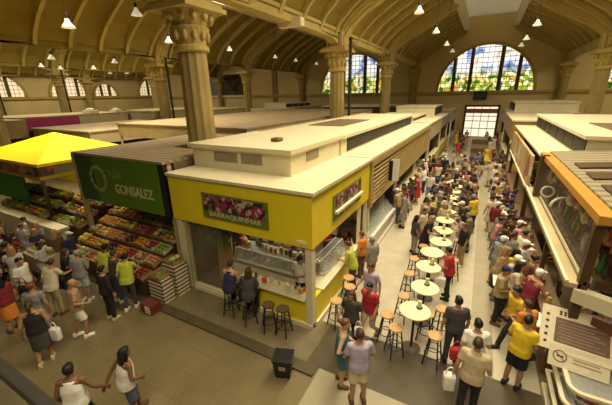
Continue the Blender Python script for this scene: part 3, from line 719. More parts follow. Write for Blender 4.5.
pref = [[0, 5, 2, 4, 1, 9, 6, 7], [11, 9, 0, 1, 5, 2, 7, 4], [3, 0, 7, 5, 11, 1, 2, 6], [10, 6, 0, 9, 4, 2, 1, 7], [10, 8, 11, 3, 10, 1, 4, 2]]
for r in range(5):
    for c in range(8):
        crate(-12.68 + c * .545, ysr[r], zsr[r], 'green stall %s, %s from left post' % (ROW[r], ORD[c]), pref[r][7 - c])
# right end rack of pale slatted trays
GR = 'pale slatted trays stacked beside the yellow kiosk'
def trays(x, y, n, w, dpt, who):
    for k in range(n):
        m = MB(); m.box(-w / 2, w / 2, -dpt / 2, dpt / 2, .0, .012)
        for a in ((-w / 2, -w / 2 + .02, -dpt / 2, dpt / 2), (w / 2 - .02, w / 2, -dpt / 2, dpt / 2), (-w / 2, w / 2, -dpt / 2, -dpt / 2 + .02), (-w / 2, w / 2, dpt / 2 - .02, dpt / 2)): m.box(*a, .012, .075)
        m.box(-w / 2 + .03, w / 2 - .03, -dpt / 2 + .03, dpt / 2 - .03, .08, .125)
        o = m.obj('slatted_tray', CREAM if k % 2 == 0 else CREAM); o.location = (x, y, k * .128 + .02)
        MB().box(-w / 2 - .002, w / 2 + .002, -dpt / 2 - .002, dpt / 2 + .002, .078, .122).obj('tray_gap', DWOOD, o)
        tag(o, 'pale slatted tray, %s from the floor, %s' % (ORD[k], who), 'tray', GR)
trays(-8.02, 5.28, 6, .62, .42, 'front stack by the yellow kiosk')
trays(-7.95, 5.78, 8, .62, .50, 'rear stack by the yellow kiosk')
crate(-8.02, 5.28, .82, 'on the front stack of slatted trays', 8, 0)
crate(-7.95, 5.78, 1.08, 'on the rear stack of slatted trays', 6, 0)
o = simple('cardboard_box', mat('dark_red_box', (.16, .03, .02), .6), 'dark red box with a pale front standing on the floor by the fruit stand', 'box', (-8.1, -7.62, 4.55, 4.9, 0, .3), bev=.01)
MB().box(-.02, .2, -.19, -.176, .05, .27).obj('pale_label', CREAM, o)
# tent stall fruit shelves
stand_steps('fruit_stand', 'stepped stand of fruit crates under the yellow canopy', -20.2, -15.9, [6.02, 6.5, 6.98], [1.2, 1.5, 1.8], DWOOD)
for r in range(3):
    for c in range(8): crate(-19.9 + c * .53, [6.02, 6.5, 6.98][r], [1.2, 1.5, 1.8][r], '%s step under yellow canopy, %s from left' % (['lowest', 'middle', 'highest'][r], ORD[c]), [6, 8, 3, 4, 10, 9, 2, 8, 6, 3][(r * 3 + c) % 10])
stand_steps('fruit_stand', 'narrow side stand of fruit crates between canopy and green stall', -15.5, -13.25, [6.02, 6.5, 6.98], [1.2, 1.5, 1.8], DWOOD)
for r in range(3):
    for c in range(4): crate(-15.15 + c * .53, [6.02, 6.5, 6.98][r], [1.2, 1.5, 1.8][r], '%s step between canopy and green stall, %s one' % (['lowest', 'middle', 'highest'][r], ORD[c]), [8, 3, 6, 10, 2, 5][(r * 2 + c) % 6])
for c in range(2): crate(-13.2 + c * .56, 4.32, .95, 'on the plain tan box, %s one' % ('left', 'right')[c], (8, 6)[c], 0)

# --- kiosk rows behind: generic builder with its own parts
def kiosk(label, x0, x1, y0, y1, zf, zr, fm, rm, side='+x', counter=YELLOW, upper=None, fascia_name='fascia', skylight=None, cat='kiosk'):
    cx, cy = (x0 + x1) / 2, (y0 + y1) / 2
    t = empty('market_kiosk', (cx, cy, 0), label, cat)
    def b(name, m_, *bs, par=None):
        mb = MB()
        for q in bs: mb.box(q[0] - cx, q[1] - cx, q[2] - cy, q[3] - cy, q[4], q[5])
        return mb.obj(name, m_, par or t)
    b('roof', rm, (x0 - .05, x1 + .05, y0 - .05, y1 + .05, zr - .1, zr))
    for n_, q in (('front', (x0, x1, y0, y0 + .08, zf, zr - .1)), ('right', (x1 - .08, x1, y0 + .08, y1, zf, zr - .1)), ('left', (x0, x0 + .08, y0 + .08, y1, zf, zr - .1))):
        b(fascia_name, fm, q)
    for px, py in ((x0 + .07, y0 + .07), (x1 - .07, y0 + .07), (x0 + .07, y1 - .07), (x1 - .07, y1 - .07)): b('post', CREAM, (px - .06, px + .06, py - .06, py + .06, 0, zf))
    b('counter_panel', counter, (x0 + .05, x1 - .05, y0 + .05, y0 + .2, 0, 1.0), (x1 - .2, x1 - .05, y0 + .2, y1 - .1, 0, 1.0), (x0 + .05, x0 + .2, y0 + .2, y1 - .1, 0, 1.0))
    b('worktop', CREAM, (x0 - .05, x1 + .05, y0 - .05, y0 + .4, 1.0, 1.05), (x1 - .4, x1 + .05, y0 + .4, y1 - .1, 1.0, 1.05), (x0 - .05, x0 + .4, y0 + .4, y1 - .1, 1.0, 1.05))
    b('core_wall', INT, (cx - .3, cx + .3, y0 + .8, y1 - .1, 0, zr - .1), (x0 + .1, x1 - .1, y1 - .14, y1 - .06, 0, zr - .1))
    if upper:
        ux0, ux1, uy0, uy1, uz, um = upper
        u = b('upper_housing', um, (ux0, ux1, uy0, uy1, zr, uz - .1))
        b('upper_cap', CREAM, (ux0 - .08, ux1 + .08, uy0 - .08, uy1 + .08, uz - .1, uz))
        n = max(1, int((uy1 - uy0) / 1.5)); st = (uy1 - uy0) / n
        for k in range(n):
            for sx in (ux0, ux1):
                b('window', mat('dark_window', (.03, .025, .016), .6), (sx - .015, sx + .015, uy0 + k * st + .08, uy0 + (k + 1) * st - .08, zr + .06, uz - .16), par=u)
        if skylight: b('roof_skylight', mat('roof_skylight_brown', (.20, .145, .075), .5), (*skylight, uz, uz + .03), par=u)
    return t
# K2 behind the yellow kiosk: gold slatted shutters
K2 = empty('market_kiosk', (-5.6, 17, 0), 'gold slatted kiosk right behind the yellow corner kiosk', 'kiosk')
k2 = lambda name, m, *b, **k: sbx(name, m, *b, org=(-5.6, 17), root=K2, **k)
k2('roof', CREAM, (-8.0, -3.15, 10.7, 25, 3.80, 3.88))
u = k2('upper_housing', CREAM, (-8.0, -4.37, 10.75, 24, 3.88, 4.46))
k2('upper_cap', CREAM, (-8.1, -4.28, 10.72, 24.1, 4.46, 4.58))
for k in range(8): k2('window', mat('dark_window', (.03, .025, .016), .6), (-4.37, -4.345, 11.35 + k * 1.55, 12.86 + k * 1.55, 3.95, 4.43), par=u)
k2('roof_skylight', mat('roof_skylight_brown', (.20, .145, .075), .5), (-7.4, -5.6, 14, 18, 4.58, 4.61), par=u)
k2('fascia', GOLD, (-3.2, -3.14, 10.7, 25, 3.55, 3.80), (-3.27, -3.15, 10.68, 10.95, 2.0, 3.80)).__setitem__('label', 'gold fascia board')
for q in range(9):
    z = 2.15 + q * .16
    mb = MB(); mb.hexa([(2.30, -6.0, z), (2.44, -6.0, z - .05), (2.45, -6.0, z - .03), (2.31, -6.0, z + .02), (2.30, 8, z), (2.44, 8, z - .05), (2.45, 8, z - .03), (2.31, 8, z + .02)]); mb.obj('shutter_slat', GOLD, K2)
k2('shutter_back', mat('shutter_dark', (.16, .10, .035), .6), (-3.36, -3.3, 10.95, 25, 2.05, 3.55))
k2('counter_panel', CREAM, (-3.35, -3.2, 15, 25, 0, 1.0)); k2('plinth', WHITE, (-3.4, -3.05, 10.7, 25, 0, .16)); k2('worktop', CREAM, (-3.7, -3.1, 15, 25, 1.0, 1.06))
for y in (10.75, 15, 20, 24.9): k2('post', CREAM, (-3.32, -3.2, y - .06, y + .06, 0, 2.1))
k2('core_wall', INT, (-6.2, -5.6, 11, 25, 0, 3.8))
sg = k2('hanging_sign', WHITE, (-3.06, -2.72, 13.1, 13.16, 2.5, 3.42)); k2('sign_dark_half', BLACK, (-3.14, -2.98, 13.08, 13.10, 2.5, 3.35), par=sg)
t = empty('chiller_case', (-3.25, 12.4, .16), 'slanted glass chiller with white base beside the gold slatted kiosk', 'display case', PI / 2)
t.scale = (1, 1, .88)
MB().box(-1.9, 1.9, -.12, .5, 0, .62).obj('case_body', WHITE, t)
MB().hexa([(-1.9, -.2, .78), (1.9, -.2, .78), (1.9, -.16, .78), (-1.9, -.16, .78), (-1.9, .35, 1.5), (1.9, .35, 1.5), (1.9, .39, 1.5), (-1.9, .39, 1.5)]).obj('glass_front', GLASSY, t)
MB().box(-1.92, 1.92, -.24, -.14, .62, .80).obj('case_rail', WHITE, t)
MB().box(-1.9, 1.9, .0, .5, .62, .64).obj('case_floor', STEEL, t)
for s in (-1.9, 1.86): MB().box(s, s + .04, .3, .5, .62, 1.5).obj('case_side', CREAM, t)
for i in range(7): food_tray(-3.55, 10.85 + i * .52, .725, .34, .46, 'meat tray in the slanted white chiller, %s from the yellow kiosk' % ORD[i], FOODC[(i * 2) % 7], 8, seed=40 + i)
o = simple('grill_hood', BLACK, 'black grill unit on the gold slatted kiosk counter past the white chiller', 'grill', (-3.6, -3.12, 14.35, 15.6, 1.06, 1.4), (-3.55, -3.2, 14.45, 15.5, 1.4, 1.5), bev=.02)
# further kiosks down the left side of the aisle
kiosk('low cream roofed kiosk following the gold slatted one', -8, -3.2, 25.4, 32.5, 2.6, 3.9, TAN, CREAM, upper=(-7.9, -4.6, 26, 32, 4.25, TAN))
kiosk('cream block kiosk with tall plain roof housing midway to the far wall', -8, -3.3, 33, 40, 2.7, 3.8, mat('grey_fascia', (.30, .26, .18), .6), CREAM, upper=(-7.8, -4.1, 34, 39.8, 4.75, CREAM))
kiosk('last left kiosk before the far door with grey fascia', -8, -3.0, 40.6, 48.5, 2.7, 4.1, mat('grey_fascia', (.30, .26, .18), .6), TAN, counter=GOLD)
kiosk('dark fronted kiosk standing under the side stained window', -18, -9.9, 38, 47, 3.2, 4.6, DWOOD, CREAM)
# left hall kiosks
kiosk('wide brown slab roofed kiosk just behind the big foreground column', -21, -10.35, 12.9, 34, 3.6, 4.45, TAN, BROWNROOF)
t = kiosk('kiosk with pink and cream fascia beyond the yellow canopy', -40, -33.6, 12.4, 22, 3.5, 4.6, CREAM, TAN)
m = MB(); m.box(-.01, .03, -4.4, .1, 3.52, 4.58); o = m.obj('pink_banner', PINK, t); o.location = (36.8 - 33.6, -.2, 0)
kiosk('plain tan kiosk block beside the left column behind the pink banner', -34, -29.5, 22.2, 27, 3.4, 4.7, TAN, TAN)
kiosk('beige kiosk at the left edge level with the yellow canopy top', -39, -31, 9.2, 11.9, 3.2, 4.55, TAN, TAN)
kiosk('low tan roofed kiosk just behind the yellow canopy', -31, -23.2, 12.2, 21, 3.0, 3.9, TAN, TAN)
kiosk('long dim kiosk at the back of the left hall', -46, -30, 30, 40, 3.2, 4.4, CREAM, TAN)
kiosk('pale kiosk under the gallery opening at the far left', -28, -22, 36, 46, 3.2, 4.4, CREAM, CREAM, upper=(-27, -23.5, 38, 45, 5.0, CREAM))
for i, (x, y, z, s) in enumerate(((-34.6, 18.8, 4.6, 1.0), (-34.6, 21.4, 4.6, .8))):
    o = MB().box(-.7 * s, .7 * s, -.45 * s, .45 * s, 0, .3 * s, .06).ell((0, 0, .34 * s), (.55 * s, .35 * s, .2 * s)).obj('covered_bundle', WHITE); o.location = (x, y, z)
    tag(o, ('large', 'small')[i] + ' white wrapped bundle lying on the pink fascia kiosk roof', 'bundle')

# --- right hand stall with orange beam
R1 = empty('market_kiosk', (4, 10.5, 0), 'right hand stall with orange roof beam and glazed upper front', 'kiosk')
q1 = lambda name, m, *b, **k: sbx(name, m, *b, org=(4, 10.5), root=R1, **k)
q1('roof_beam', ORANGE, (2.04, 2.36, 6.9, 13.9, 3.76, 3.92))
m = MB()
m.hexa([(2.30 - 4, -3.5, 3.9), (8 - 4, -3.5, 4.35), (8 - 4, 3.4, 4.35), (2.30 - 4, 3.4, 3.9), (2.30 - 4, -3.5, 3.97), (8 - 4, -3.5, 4.42), (8 - 4, 3.4, 4.42), (2.30 - 4, 3.4, 3.97)])
rf = m.obj('roof', CORRUGT, R1)
for y in (8.2, 9.5, 10.8): 
    m = MB(); m.hexa([(-1.5, y - 10.5, 4.01), (-.5, y - 10.5 + .1, 4.09), (-.5, y - 10.5 + .82, 4.09), (-1.5, y - 10.5 + .72, 4.01), (-1.5, y - 10.5, 4.03), (-.5, y - 10.5 + .1, 4.11), (-.5, y - 10.5 + .82, 4.11), (-1.5, y - 10.5 + .72, 4.03)]); m.obj('roof_opening', DWOOD, rf)
q1('upper_glass', SMOKE, (2.06, 2.075, 7.0, 13.0, 2.56, 3.76))
q1('ledge', TAN, (1.86, 2.10, 7.0, 14.4, 2.40, 2.50)).__setitem__('label', 'wide cream ledge below the glass')
q1('ledge_rail', CREAM, (1.84, 1.90, 6.98, 14.4, 2.50, 2.55), (2.12, 2.17, 7.0, 14.0, 2.50, 2.56))
q1('post', DWOOD, (1.95, 2.2, 13.0, 13.3, 2.5, 3.92)); q1('post', DWOOD, (2.05, 2.2, 7.0, 7.15, 0, 3.65)); q1('post', DWOOD, (2.02, 2.12, 10.0, 10.1, 0, 2.4))
q1('counter_panel', mat('counter_brown', (.30, .18, .08), .5), (1.95, 2.1, 7.3, 14.4, 0, 1.02)); q1('worktop', CREAM, (1.86, 2.3, 7.3, 14.4, 1.02, 1.07))
R1.children[-1].data.materials[0] = mat('counter_top_brown', (.20, .13, .07), .4)
q1('back_wall', INT, (4.6, 4.7, 6.5, 13.9, 0, 3.9)); q1('end_wall', INT, (2.2, 4.6, 13.6, 13.7, 0, 3.9))
m = MB(); c, s = math.cos(-.5), math.sin(-.5)
def rotbox(mb, x0, x1, y0, y1, z0, z1, ox, oy, a):
    ca, sa = math.cos(a), math.sin(a)
    P = lambda x, y, z: (ox + x * ca - y * sa, oy + x * sa + y * ca, z)
    return mb.hexa([P(x0, y0, z0), P(x1, y0, z0), P(x1, y1, z0), P(x0, y1, z0), P(x0, y0, z1), P(x1, y0, z1), P(x1, y1, z1), P(x0, y1, z1)])
rotbox(m, 0, 3.4, -.06, .14, 2.12, 2.40, 2.02 - 4, 7.02 - 10.5, -.45); m.obj('front_canopy_board', CREAM, R1)
m = MB(); rotbox(m, .35, 3.2, .1, .2, .0, 1.9, 2.02 - 4, 7.02 - 10.5, -.45); m.obj('red_brown_panel', mat('red_brown', (.16, .055, .03), .5), R1)
# goods seen through the upper glass: a high shelf with rows of bottles, jars and tins
simple('high_shelf', DWOOD, 'long dark shelf of bottles behind the upper glass of the right stall', 'shelf', (2.35, 2.62, 7.2, 12.9, 2.50, 2.54), (2.62, 2.9, 7.2, 12.9, 2.78, 2.82), (2.9, 3.15, 7.2, 12.9, 3.06, 3.10), (2.35, 3.15, 7.2, 7.26, 2.36, 2.5), (2.35, 3.15, 12.84, 12.9, 2.36, 2.5), (2.6, 2.64, 7.2, 12.9, 2.5, 2.78), (2.88, 2.92, 7.2, 12.9, 2.78, 3.06))
BC2 = BC + [(.5, .45, .3), (.3, .3, .26), (.3, .1, .03), (.05, .05, .05)]
rnd = random.Random(5)
for r, (x, z, w_) in enumerate(((2.48, 2.54, 'lowest'), (2.75, 2.82, 'middle'), (3.02, 3.10, 'highest'))):
    for i in range(26): bottle(x + rnd.uniform(-.04, .04), 7.35 + i * .215 + rnd.uniform(-.03, .03), z, rnd.choice(BC2), 'bottle standing in the %s row behind the upper glass of the right stall' % w_, 'bottles behind the right stall glass, %s row' % w_, rnd.uniform(.9, 1.4))
ham = MB().lathe([(.008, 0), (.012, -.06), (.05, -.1), (.10, -.2), (.105, -.3), (.06, -.4), (.01, -.43)], n=12).mesh('hanging_ham', PROD, True)
rnd = random.Random(15)
HC_ = [(.42, .28, .13), (.16, .06, .03), (.62, .54, .40), (.70, .64, .52), (.05, .04, .03), (.35, .12, .06), (.24, .2, .1)]
for i in range(34):
    o = link('hanging_ham', ham, None, HC_[(i * 5 + i // 7) % 7]); o.location = (2.24 + .2 * (i % 2) + rnd.uniform(-.03, .03), 7.3 + i * .165, 3.74 + rnd.uniform(-.12, 0)); q = rnd.uniform(.6, 1.05); o.scale = (q, q, q * rnd.uniform(.8, 1.2))
    tag(o, 'cured ham or pouch hanging in the row behind the right stall upper glass', 'ham', 'hams hanging behind the right stall glass')
plate = MB().lathe([(.05, 0), (.07, .008), (.12, .022), (.118, .026), (.05, .008)], n=18).mesh('plate', WHITE, True)
for i in range(15):
    y = 7.6 + i * .45
    if i % 3 == 0: o = link('plate', plate); o.location = (2.0, y, 1.07); tag(o, 'white plate on the brown right stall counter', 'plate', 'plates on the right stall counter')
    else: jarat(2.05 + .06 * (i % 2), y, 1.07, CL[(i * 3) % 7], 'condiment jar on the brown right stall counter', 'jars on the right stall counter')
ringm = MB().tube([(.17 * math.cos(a), 0, .17 * math.sin(a)) for a in [2 * PI * k / 14 for k in range(15)]], .028, 8).mesh('hanging_ring', WHITE, True)
o = link('hanging_ring', ringm); o.location = (2.2, 12.3, 2.9); tag(o, 'white ring hanging behind the glass near the dark post', 'ring')
o = MB().tube([(.28 * math.cos(a), 0, .28 * math.sin(a)) for a in [PI * k / 12 for k in range(13)]], .035, 8).obj('arched_handle', WHITE, None, True); o.location = (2.25, 10.3, 3.0); tag(o, 'white arched tube hanging behind the right stall glass', 'tube')
for i, y in enumerate((8.6, 11.4)):  # tubes and area lights added to brighten the goods in this stall
    o = MB().tube([(0, -.6, 0), (0, .6, 0)], .022, 10).obj('tube_light', mat('tube_glow', (1, .93, .75), emit=3.0)); o.location = (3.7, y, 3.66); tag(o, 'added fill light tube under the right stall roof, %s one' % ('near', 'far')[i], 'lamp')
    MB().box(-.04, .04, -.65, .65, .03, .08).obj('tube_fitting', WHITE, o)
    area('stall_fill_light', (3.7, y, 3.62), .06, 1.2, 34, (1, .88, .62))
# R2 with the mural, roofs beyond
R2 = empty('market_kiosk', (4.4, 19, 0), 'right side stall with orange brown food mural panel', 'kiosk')
q2 = lambda name, m, *b, **k: sbx(name, m, *b, org=(4.4, 19), root=R2, **k)
q2('mural_panel', MURAL, (1.9, 2.0, 14.75, 24.0, 2.45, 3.62))
q2('ledge', CREAM, (1.86, 2.1, 14.8, 24, 2.36, 2.45)); q2('roof', CREAM, (2.15, 7.5, 14.6, 27.4, 3.62, 3.70))
u = q2('upper_housing', CREAM, (3.3, 7.6, 14.1, 26.6, 3.70, 4.40)); q2('upper_cap', CREAM, (3.18, 7.7, 14.0, 26.8, 4.40, 4.52))
for k in range(7): q2('window', mat('dark_window', (.03, .025, .016), .6), (3.27, 3.3, 14.2 + k * 1.77, 15.8 + k * 1.77, 3.78, 4.36), par=u)
q2('roof_skylight', mat('roof_skylight_brown', (.20, .145, .075), .5), (4.4, 7.0, 15.5, 19.5, 4.52, 4.55), par=u)
q2('worktop', mat('counter_top_brown', (.20, .13, .07), .4), (1.85, 2.4, 14.9, 27.3, 1.02, 1.07)); q2('counter_panel', mat('counter_brown', (.30, .18, .08), .5), (1.97, 2.1, 14.9, 27.3, 0, 1.02))
for y in (15, 19, 23.5, 27.3): q2('post', DWOOD, (1.95, 2.1, y - .07, y + .07, 0, 2.4))
q2('back_wall', INT, (4.6, 4.7, 14.8, 27.2, 0, 3.6))
kiosk('right side stall with wood toned fascia beyond the mural', 2.05, 7.1, 28, 38, 2.6, 4.0, mat('wood_fascia', (.36, .20, .07), .5), CREAM)
kiosk('farthest right stall with tall cream roof housing', 2.2, 8, 39, 48, 2.7, 4.0, mat('wood_fascia', (.36, .20, .07), .5), CREAM, upper=(2.8, 7.9, 39.4, 47.5, 4.95, CREAM))
# --- snack case and menu board at the front right
t = empty('deli_case', (2.7, 6.05, 0), 'front right glass deli case with rounded cream shelves', 'display case')
def rounded(x0, x1, y0, y1, r):
    pts = []
    for cx, cy, a0 in ((x1 - .02, y1 - .02, 0), (x0 + .02, y1 - .02, PI / 2), (x0 + r, y0 + r, PI), (x1 - .02, y0 + .02, 1.5 * PI)):
        rr = r if a0 == PI else .02
        for k in range(7): a = a0 + PI / 2 * k / 6; pts.append((cx + rr * math.cos(a), cy + rr * math.sin(a)))
    return pts
for z, x0, y0 in ((.0, -.80, -.42), (.42, -.80, -.42), (.76, -.78, -.40), (1.06, -.74, -.34)):
    if not z: MB().prism(rounded(x0, 1.2, y0, .85, .22), z, .1).obj('base_plinth', CREAM, t); continue
    outer, inner = rounded(x0, 1.2, y0, .85, .22), rounded(x0 + .07, 1.13, y0 + .07, .78, .16); rm = MB(); nn = len(outer)
    rg = [[rm.b.verts.new((x, y, zz)) for x, y in pl] for pl, zz in ((outer, z), (outer, z + .055), (inner, z + .055), (inner, z))]
    for a in range(4):
        for k in range(nn): rm.b.faces.new((rg[a][k], rg[a][(k + 1) % nn], rg[(a + 1) % 4][(k + 1) % nn], rg[(a + 1) % 4][k]))
    sh_ = rm.obj('shelf', CREAM, t); MB().prism(inner, z + .02, z + .03).obj('glass_plate', GLASSY if z > .5 else INT, sh_)
MB().prism(rounded(-.7, 1.2, -.32, .8, .2), .1, .42).obj('case_body', mat('case_body_brown', (.18, .11, .05), .5), t)
MB().box(.55, 1.2, .2, .8, .47, 1.06).obj('case_back', DWOOD, t)
for i, (x, y, z) in enumerate(((2.35, 5.9, .47), (2.75, 5.85, .47), (2.3, 5.95, .81), (2.7, 5.9, .81), (3.1, 5.9, .81), (3.1, 5.85, .47))):
    food_tray(x, y, z, .34, .28, 'food tray in the front right deli case, %s shelf, %s one' % (('lower', 'upper')[z > .6], ['left', 'middle', 'left', 'middle', 'right', 'right'][i]), FOODC[(i * 3 + 1) % 7], 6, seed=70 + i)
cup = MB().lathe([(.03, 0), (.045, .09), (.04, .09), (.027, .01)], n=14).mesh('paper_cup', WHITE, True)
for i in range(5):
    o = link('paper_cup', cup); o.location = (2.62 + (i % 3) * .13, 5.70 + (i // 3) * .13 - .05 + .03, 1.11); tag(o, 'white paper cup on top of the front right deli case', 'cup', 'paper cups on the deli case')
# menu board
t = empty('menu_board', (2.1, 6.75, 1.12), 'large tilted menu board above the front right deli case', 'sign')
A, B_, C_, Dp = V((1.63, 6.47, 1.32)), V((2.52, 6.36, 1.32)), V((2.72, 7.0, 1.84)), V((1.70, 7.2, 1.84))
ex = (B_ - A).normalized(); ez = ((Dp - A) - ex * (Dp - A).dot(ex)).normalized(); en = ex.cross(ez)
BM = Matrix.Translation(A - V((2.1, 6.75, 1.12))) @ Matrix((ex, ez, en)).transposed().to_4x4()
def bo(name, m, x0, x1, y0, y1, z0, z1, par=None):
    o = MB().box(x0, x1, y0, y1, z0, z1).obj(name, m, par or t)
    o.matrix_local = BM if par is None else Matrix.Identity(4)
    return o
bd = bo('board', mat('board_cream', (.62, .54, .36), .5), -.06, 1.06, -.02, .88, -.03, 0)
bo('text_panel', mat('panel_brown', (.12, .065, .035), .45), .17, .98, .16, .66, .0, .006, bd)
for k in range(7): bo('price_row', mat('price_ink', (.22, .14, .085), .5), .22 + .03 * (k % 2), .92 - .08 * (k % 3), .20 + k * .063, .225 + k * .063, .006, .009, bd)
for k in range(5):
    o = MB().lathe([(.03, 0), (.03, .01)], n=6).obj('bullet_mark', BLACK, bd); o.location = (.04, .12 + k * .14, 0)
for k in range(2):
    for z in range(2): bo('header_mark', BLACK, .22 + k * .07, .26 + k * .07, .72 + z * .05, .76 + z * .05, 0, .005, bd)
for x, y in ((1.75, 6.6), (2.45, 6.55)): MB().tube([(x - 2.1, y - 6.75, 0), (x - 2.1, y - 6.75, .26)], .018, 8).obj('support', STEEL, t)
t = empty('notice_panel', (2.15, 5.98, 1.11), 'cream no smoking notice standing on the deli case below the menu board', 'sign')
M2 = Matrix.Translation((-.42, .28, .0)) @ Euler((-.75, 0, -.1)).to_matrix().to_4x4()
o = MB().box(0, .88, 0, .02, 0, .40, .0).obj('notice_board', mat('board_cream', (.62, .54, .36)), t); o.matrix_local = M2
def ringp(r0, r1, y0, y1, m, nm, x, z):
    mb = MB()
    for k in range(20):
        b0, b1 = 2 * PI * k / 20, 2 * PI * (k + 1) / 20
        mb.hexa([(x + r * math.cos(b), y, z + r * math.sin(b)) for y in (y0, y1) for r, b in ((r0, b0), (r1, b0), (r1, b1), (r0, b1))])
    return mb.obj(nm, m, o)
ringp(.09, .108, -.008, 0, mat('dull_red', (.22, .06, .035), .5), 'red_ring', .17, .2)
MB().bar((.10, -.006, .27), (.24, -.006, .13), .016, .01).obj('red_slash', MATS['dull_red'], o)
MB().box(.12, .23, -.004, 0, .185, .215).obj('cigarette_mark', BLACK, o)
MB().box(.36, .80, -.005, 0, .26, .285).box(.36, .74, -.005, 0, .20, .225).box(.36, .77, -.005, 0, .14, .165).obj('notice_text', mat('notice_ink', (.32, .25, .15)), o)
tag(MB().box(-.055, .055, -.055, .055, 0, 2.42).obj('support_post', mat('post_brown', (.10, .05, .025), .5)), 'dark brown post standing in front of the menu board at the right edge', 'post').location = (2.62, 5.45, 0)

# --- bins, tables, stools
t = empty('waste_bin', (-3.16, 4.62, 0), 'black wheeled waste bin standing on the kerb in the foreground', 'bin', .35)
t.scale = (.84, .84, .88)
MB().hexa([(-.20, -.18, .06), (.20, -.18, .06), (.20, .18, .06), (-.20, .18, .06), (-.25, -.23, .56), (.25, -.23, .56), (.25, .23, .56), (-.25, .23, .56)]).obj('bin_body', BLACK, t)
m = MB(); m.box(-.27, .27, -.25, .25, .56, .60, .012); m.obj('lid', BLACK, t)
MB().box(-.09, .09, -.235, -.215, .32, .42).obj('bin_label', mat('bin_label', (.30, .28, .22), .5), t)
for s in (-1, 1):
    for q in (-1, 1): MB().tube([(s * .16 - .02, q * .14, .035), (s * .16 + .02, q * .14, .035)], .035, 12).obj('wheel', DARK, t)
TP = (0, 0)
tab = empty('bar_table', (-.77, 6.72, 0), 'round cream bar table, nearest of the line along the aisle', 'table', 0, 'round cream bar tables')
MB().lathe([(.345, 0), (.36, .012), (.36, .03), (.35, .04)], (0, 0, 1.08), n=36).obj('table_top', TABLE, tab)
MB().lathe([(.035, .04), (.03, .1), (.03, 1.08)], n=14).obj('pole', DARK, tab)
MB().lathe([(.23, 0), (.23, .015), (.16, .04), (.05, .06), (.035, .08)], n=28).obj('base', mat('table_base', (.12, .10, .07), .4), tab)
nap = MB().box(-.045, .045, -.035, .035, .012, .19, .008).mesh('napkin_block', mat('napkin', (.62, .66, .38), .7))
napb = MB().lathe([(.075, 0), (.08, .012), (.05, .018)], n=18).mesh('holder_base', DARK)
tpos = [(-.77, 6.72), (-.71, 7.82), (-.79, 8.99), (-.82, 9.98), (-.66, 10.92), (-.72, 11.97), (-.75, 13.1), (-.72, 14.2), (-.78, 15.3), (-.72, 16.4), (-.75, 17.5), (-.72, 18.6), (-.75, 19.8), (-.7, 21.0)]
for i, (x, y) in enumerate(tpos):
    q = tab if i == 0 else copy_tree(tab); q.location = (x, y, 0)
    if i: q['label'] = 'round cream bar table, number %s counting from the nearest down the aisle' % ORD[i] if i < 6 else 'round cream bar table amid the crowd, %s of those behind the empty ones' % ORD[i - 6]
    if i == 3: continue
    n_ = empty('napkin_holder', (x + .08 - .05 * (i % 2), y + .14, 1.12), 'pale green napkin holder on the %s bar table from the front' % (ORD[i] if i < 11 else ['twelfth', 'thirteenth', 'fourteenth'][i - 11]), 'napkin holder', .4 * i, 'napkin holders on the bar tables')
    link('napkin_block', nap, n_); link('holder_base', napb, n_)
st = empty('bar_stool', (0, 0, 0), 'x', 'stool', 0, 'wooden topped bar stools')
MB().lathe([(.13, -.03), (.165, -.02), (.17, 0), (.16, .018), (.10, .012)], (0, 0, .78), n=24).obj('seat', WOOD, st, False)
for sx in (-1, 1):
    for sy in (-1, 1): MB().tube([(sx * .09, sy * .09, .76), (sx * .17, sy * .17, 0)], .017, 8).obj('leg', DARK, st)
MB().tube([(.185 * math.cos(2 * PI * k / 20), .185 * math.sin(2 * PI * k / 20), .26) for k in range(21)], .011, 6).obj('foot_ring', DARK, st)
MB().tube([(.16 * math.cos(2 * PI * k / 20), .16 * math.sin(2 * PI * k / 20), .45) for k in range(21)], .008, 6).obj('stretcher', DARK, st)
spos = [(-1.40, 6.70, 'two wooden topped stools left of the nearest bar table, the farther one'), (-1.10, 6.33, 'wooden topped stool left of the nearest bar table, standing in front'), (-.25, 6.47, 'wooden topped stool right of the nearest bar table beside the dark shirted man'),
        (-.21, 7.55, 'wooden topped stool right of the second bar table'), (-1.2, 7.68, 'wooden topped stool left of the second bar table'), (-.12, 12.04, 'wooden topped stool right of the sixth bar table'),
        (-2.75, 6.65, 'wooden topped stool at the corner post side counter, nearest one'), (-2.66, 7.42, 'wooden topped stool by the lime shirted person, nearer of two'), (-2.86, 7.86, 'wooden topped stool by the lime shirted person, farther of two'),
        (-3.85, 5.72, 'dark stool before the yellow front counter, right one'), (-4.28, 5.68, 'dark stool before the yellow front counter, left one'), (-.52, 7.18, 'wooden topped stool tucked between the first and second bar tables'),
        (-1.3, 8.9, 'wooden topped stool left of the third bar table'), (-1.33, 9.9, 'wooden topped stool left of the fourth bar table'), (-1.2, 11.0, 'wooden topped stool left of the fifth bar table'), (-.18, 10.4, 'wooden topped stool right of the fourth bar table'),
        (-5.62, 5.70, 'bar stool under the customer in the navy top'), (-4.92, 5.66, 'bar stool under the customer in the charcoal top')]
dk = None
for i, (x, y, l) in enumerate(spos):
    q = st if i == 0 else copy_tree(st)
    if l.startswith('dark') or 'customer' in l:
        c_ = [c for c in q.children if c.name.startswith('seat')][0]
        if dk is None: dk = c_.data.copy(); dk.materials[0] = DWOOD
        c_.data = dk; q['group'] = 'dark bar stools at the yellow kiosk front'
    q.location = (x, y, 0); q.rotation_euler = (0, 0, i * .7); q['label'] = l
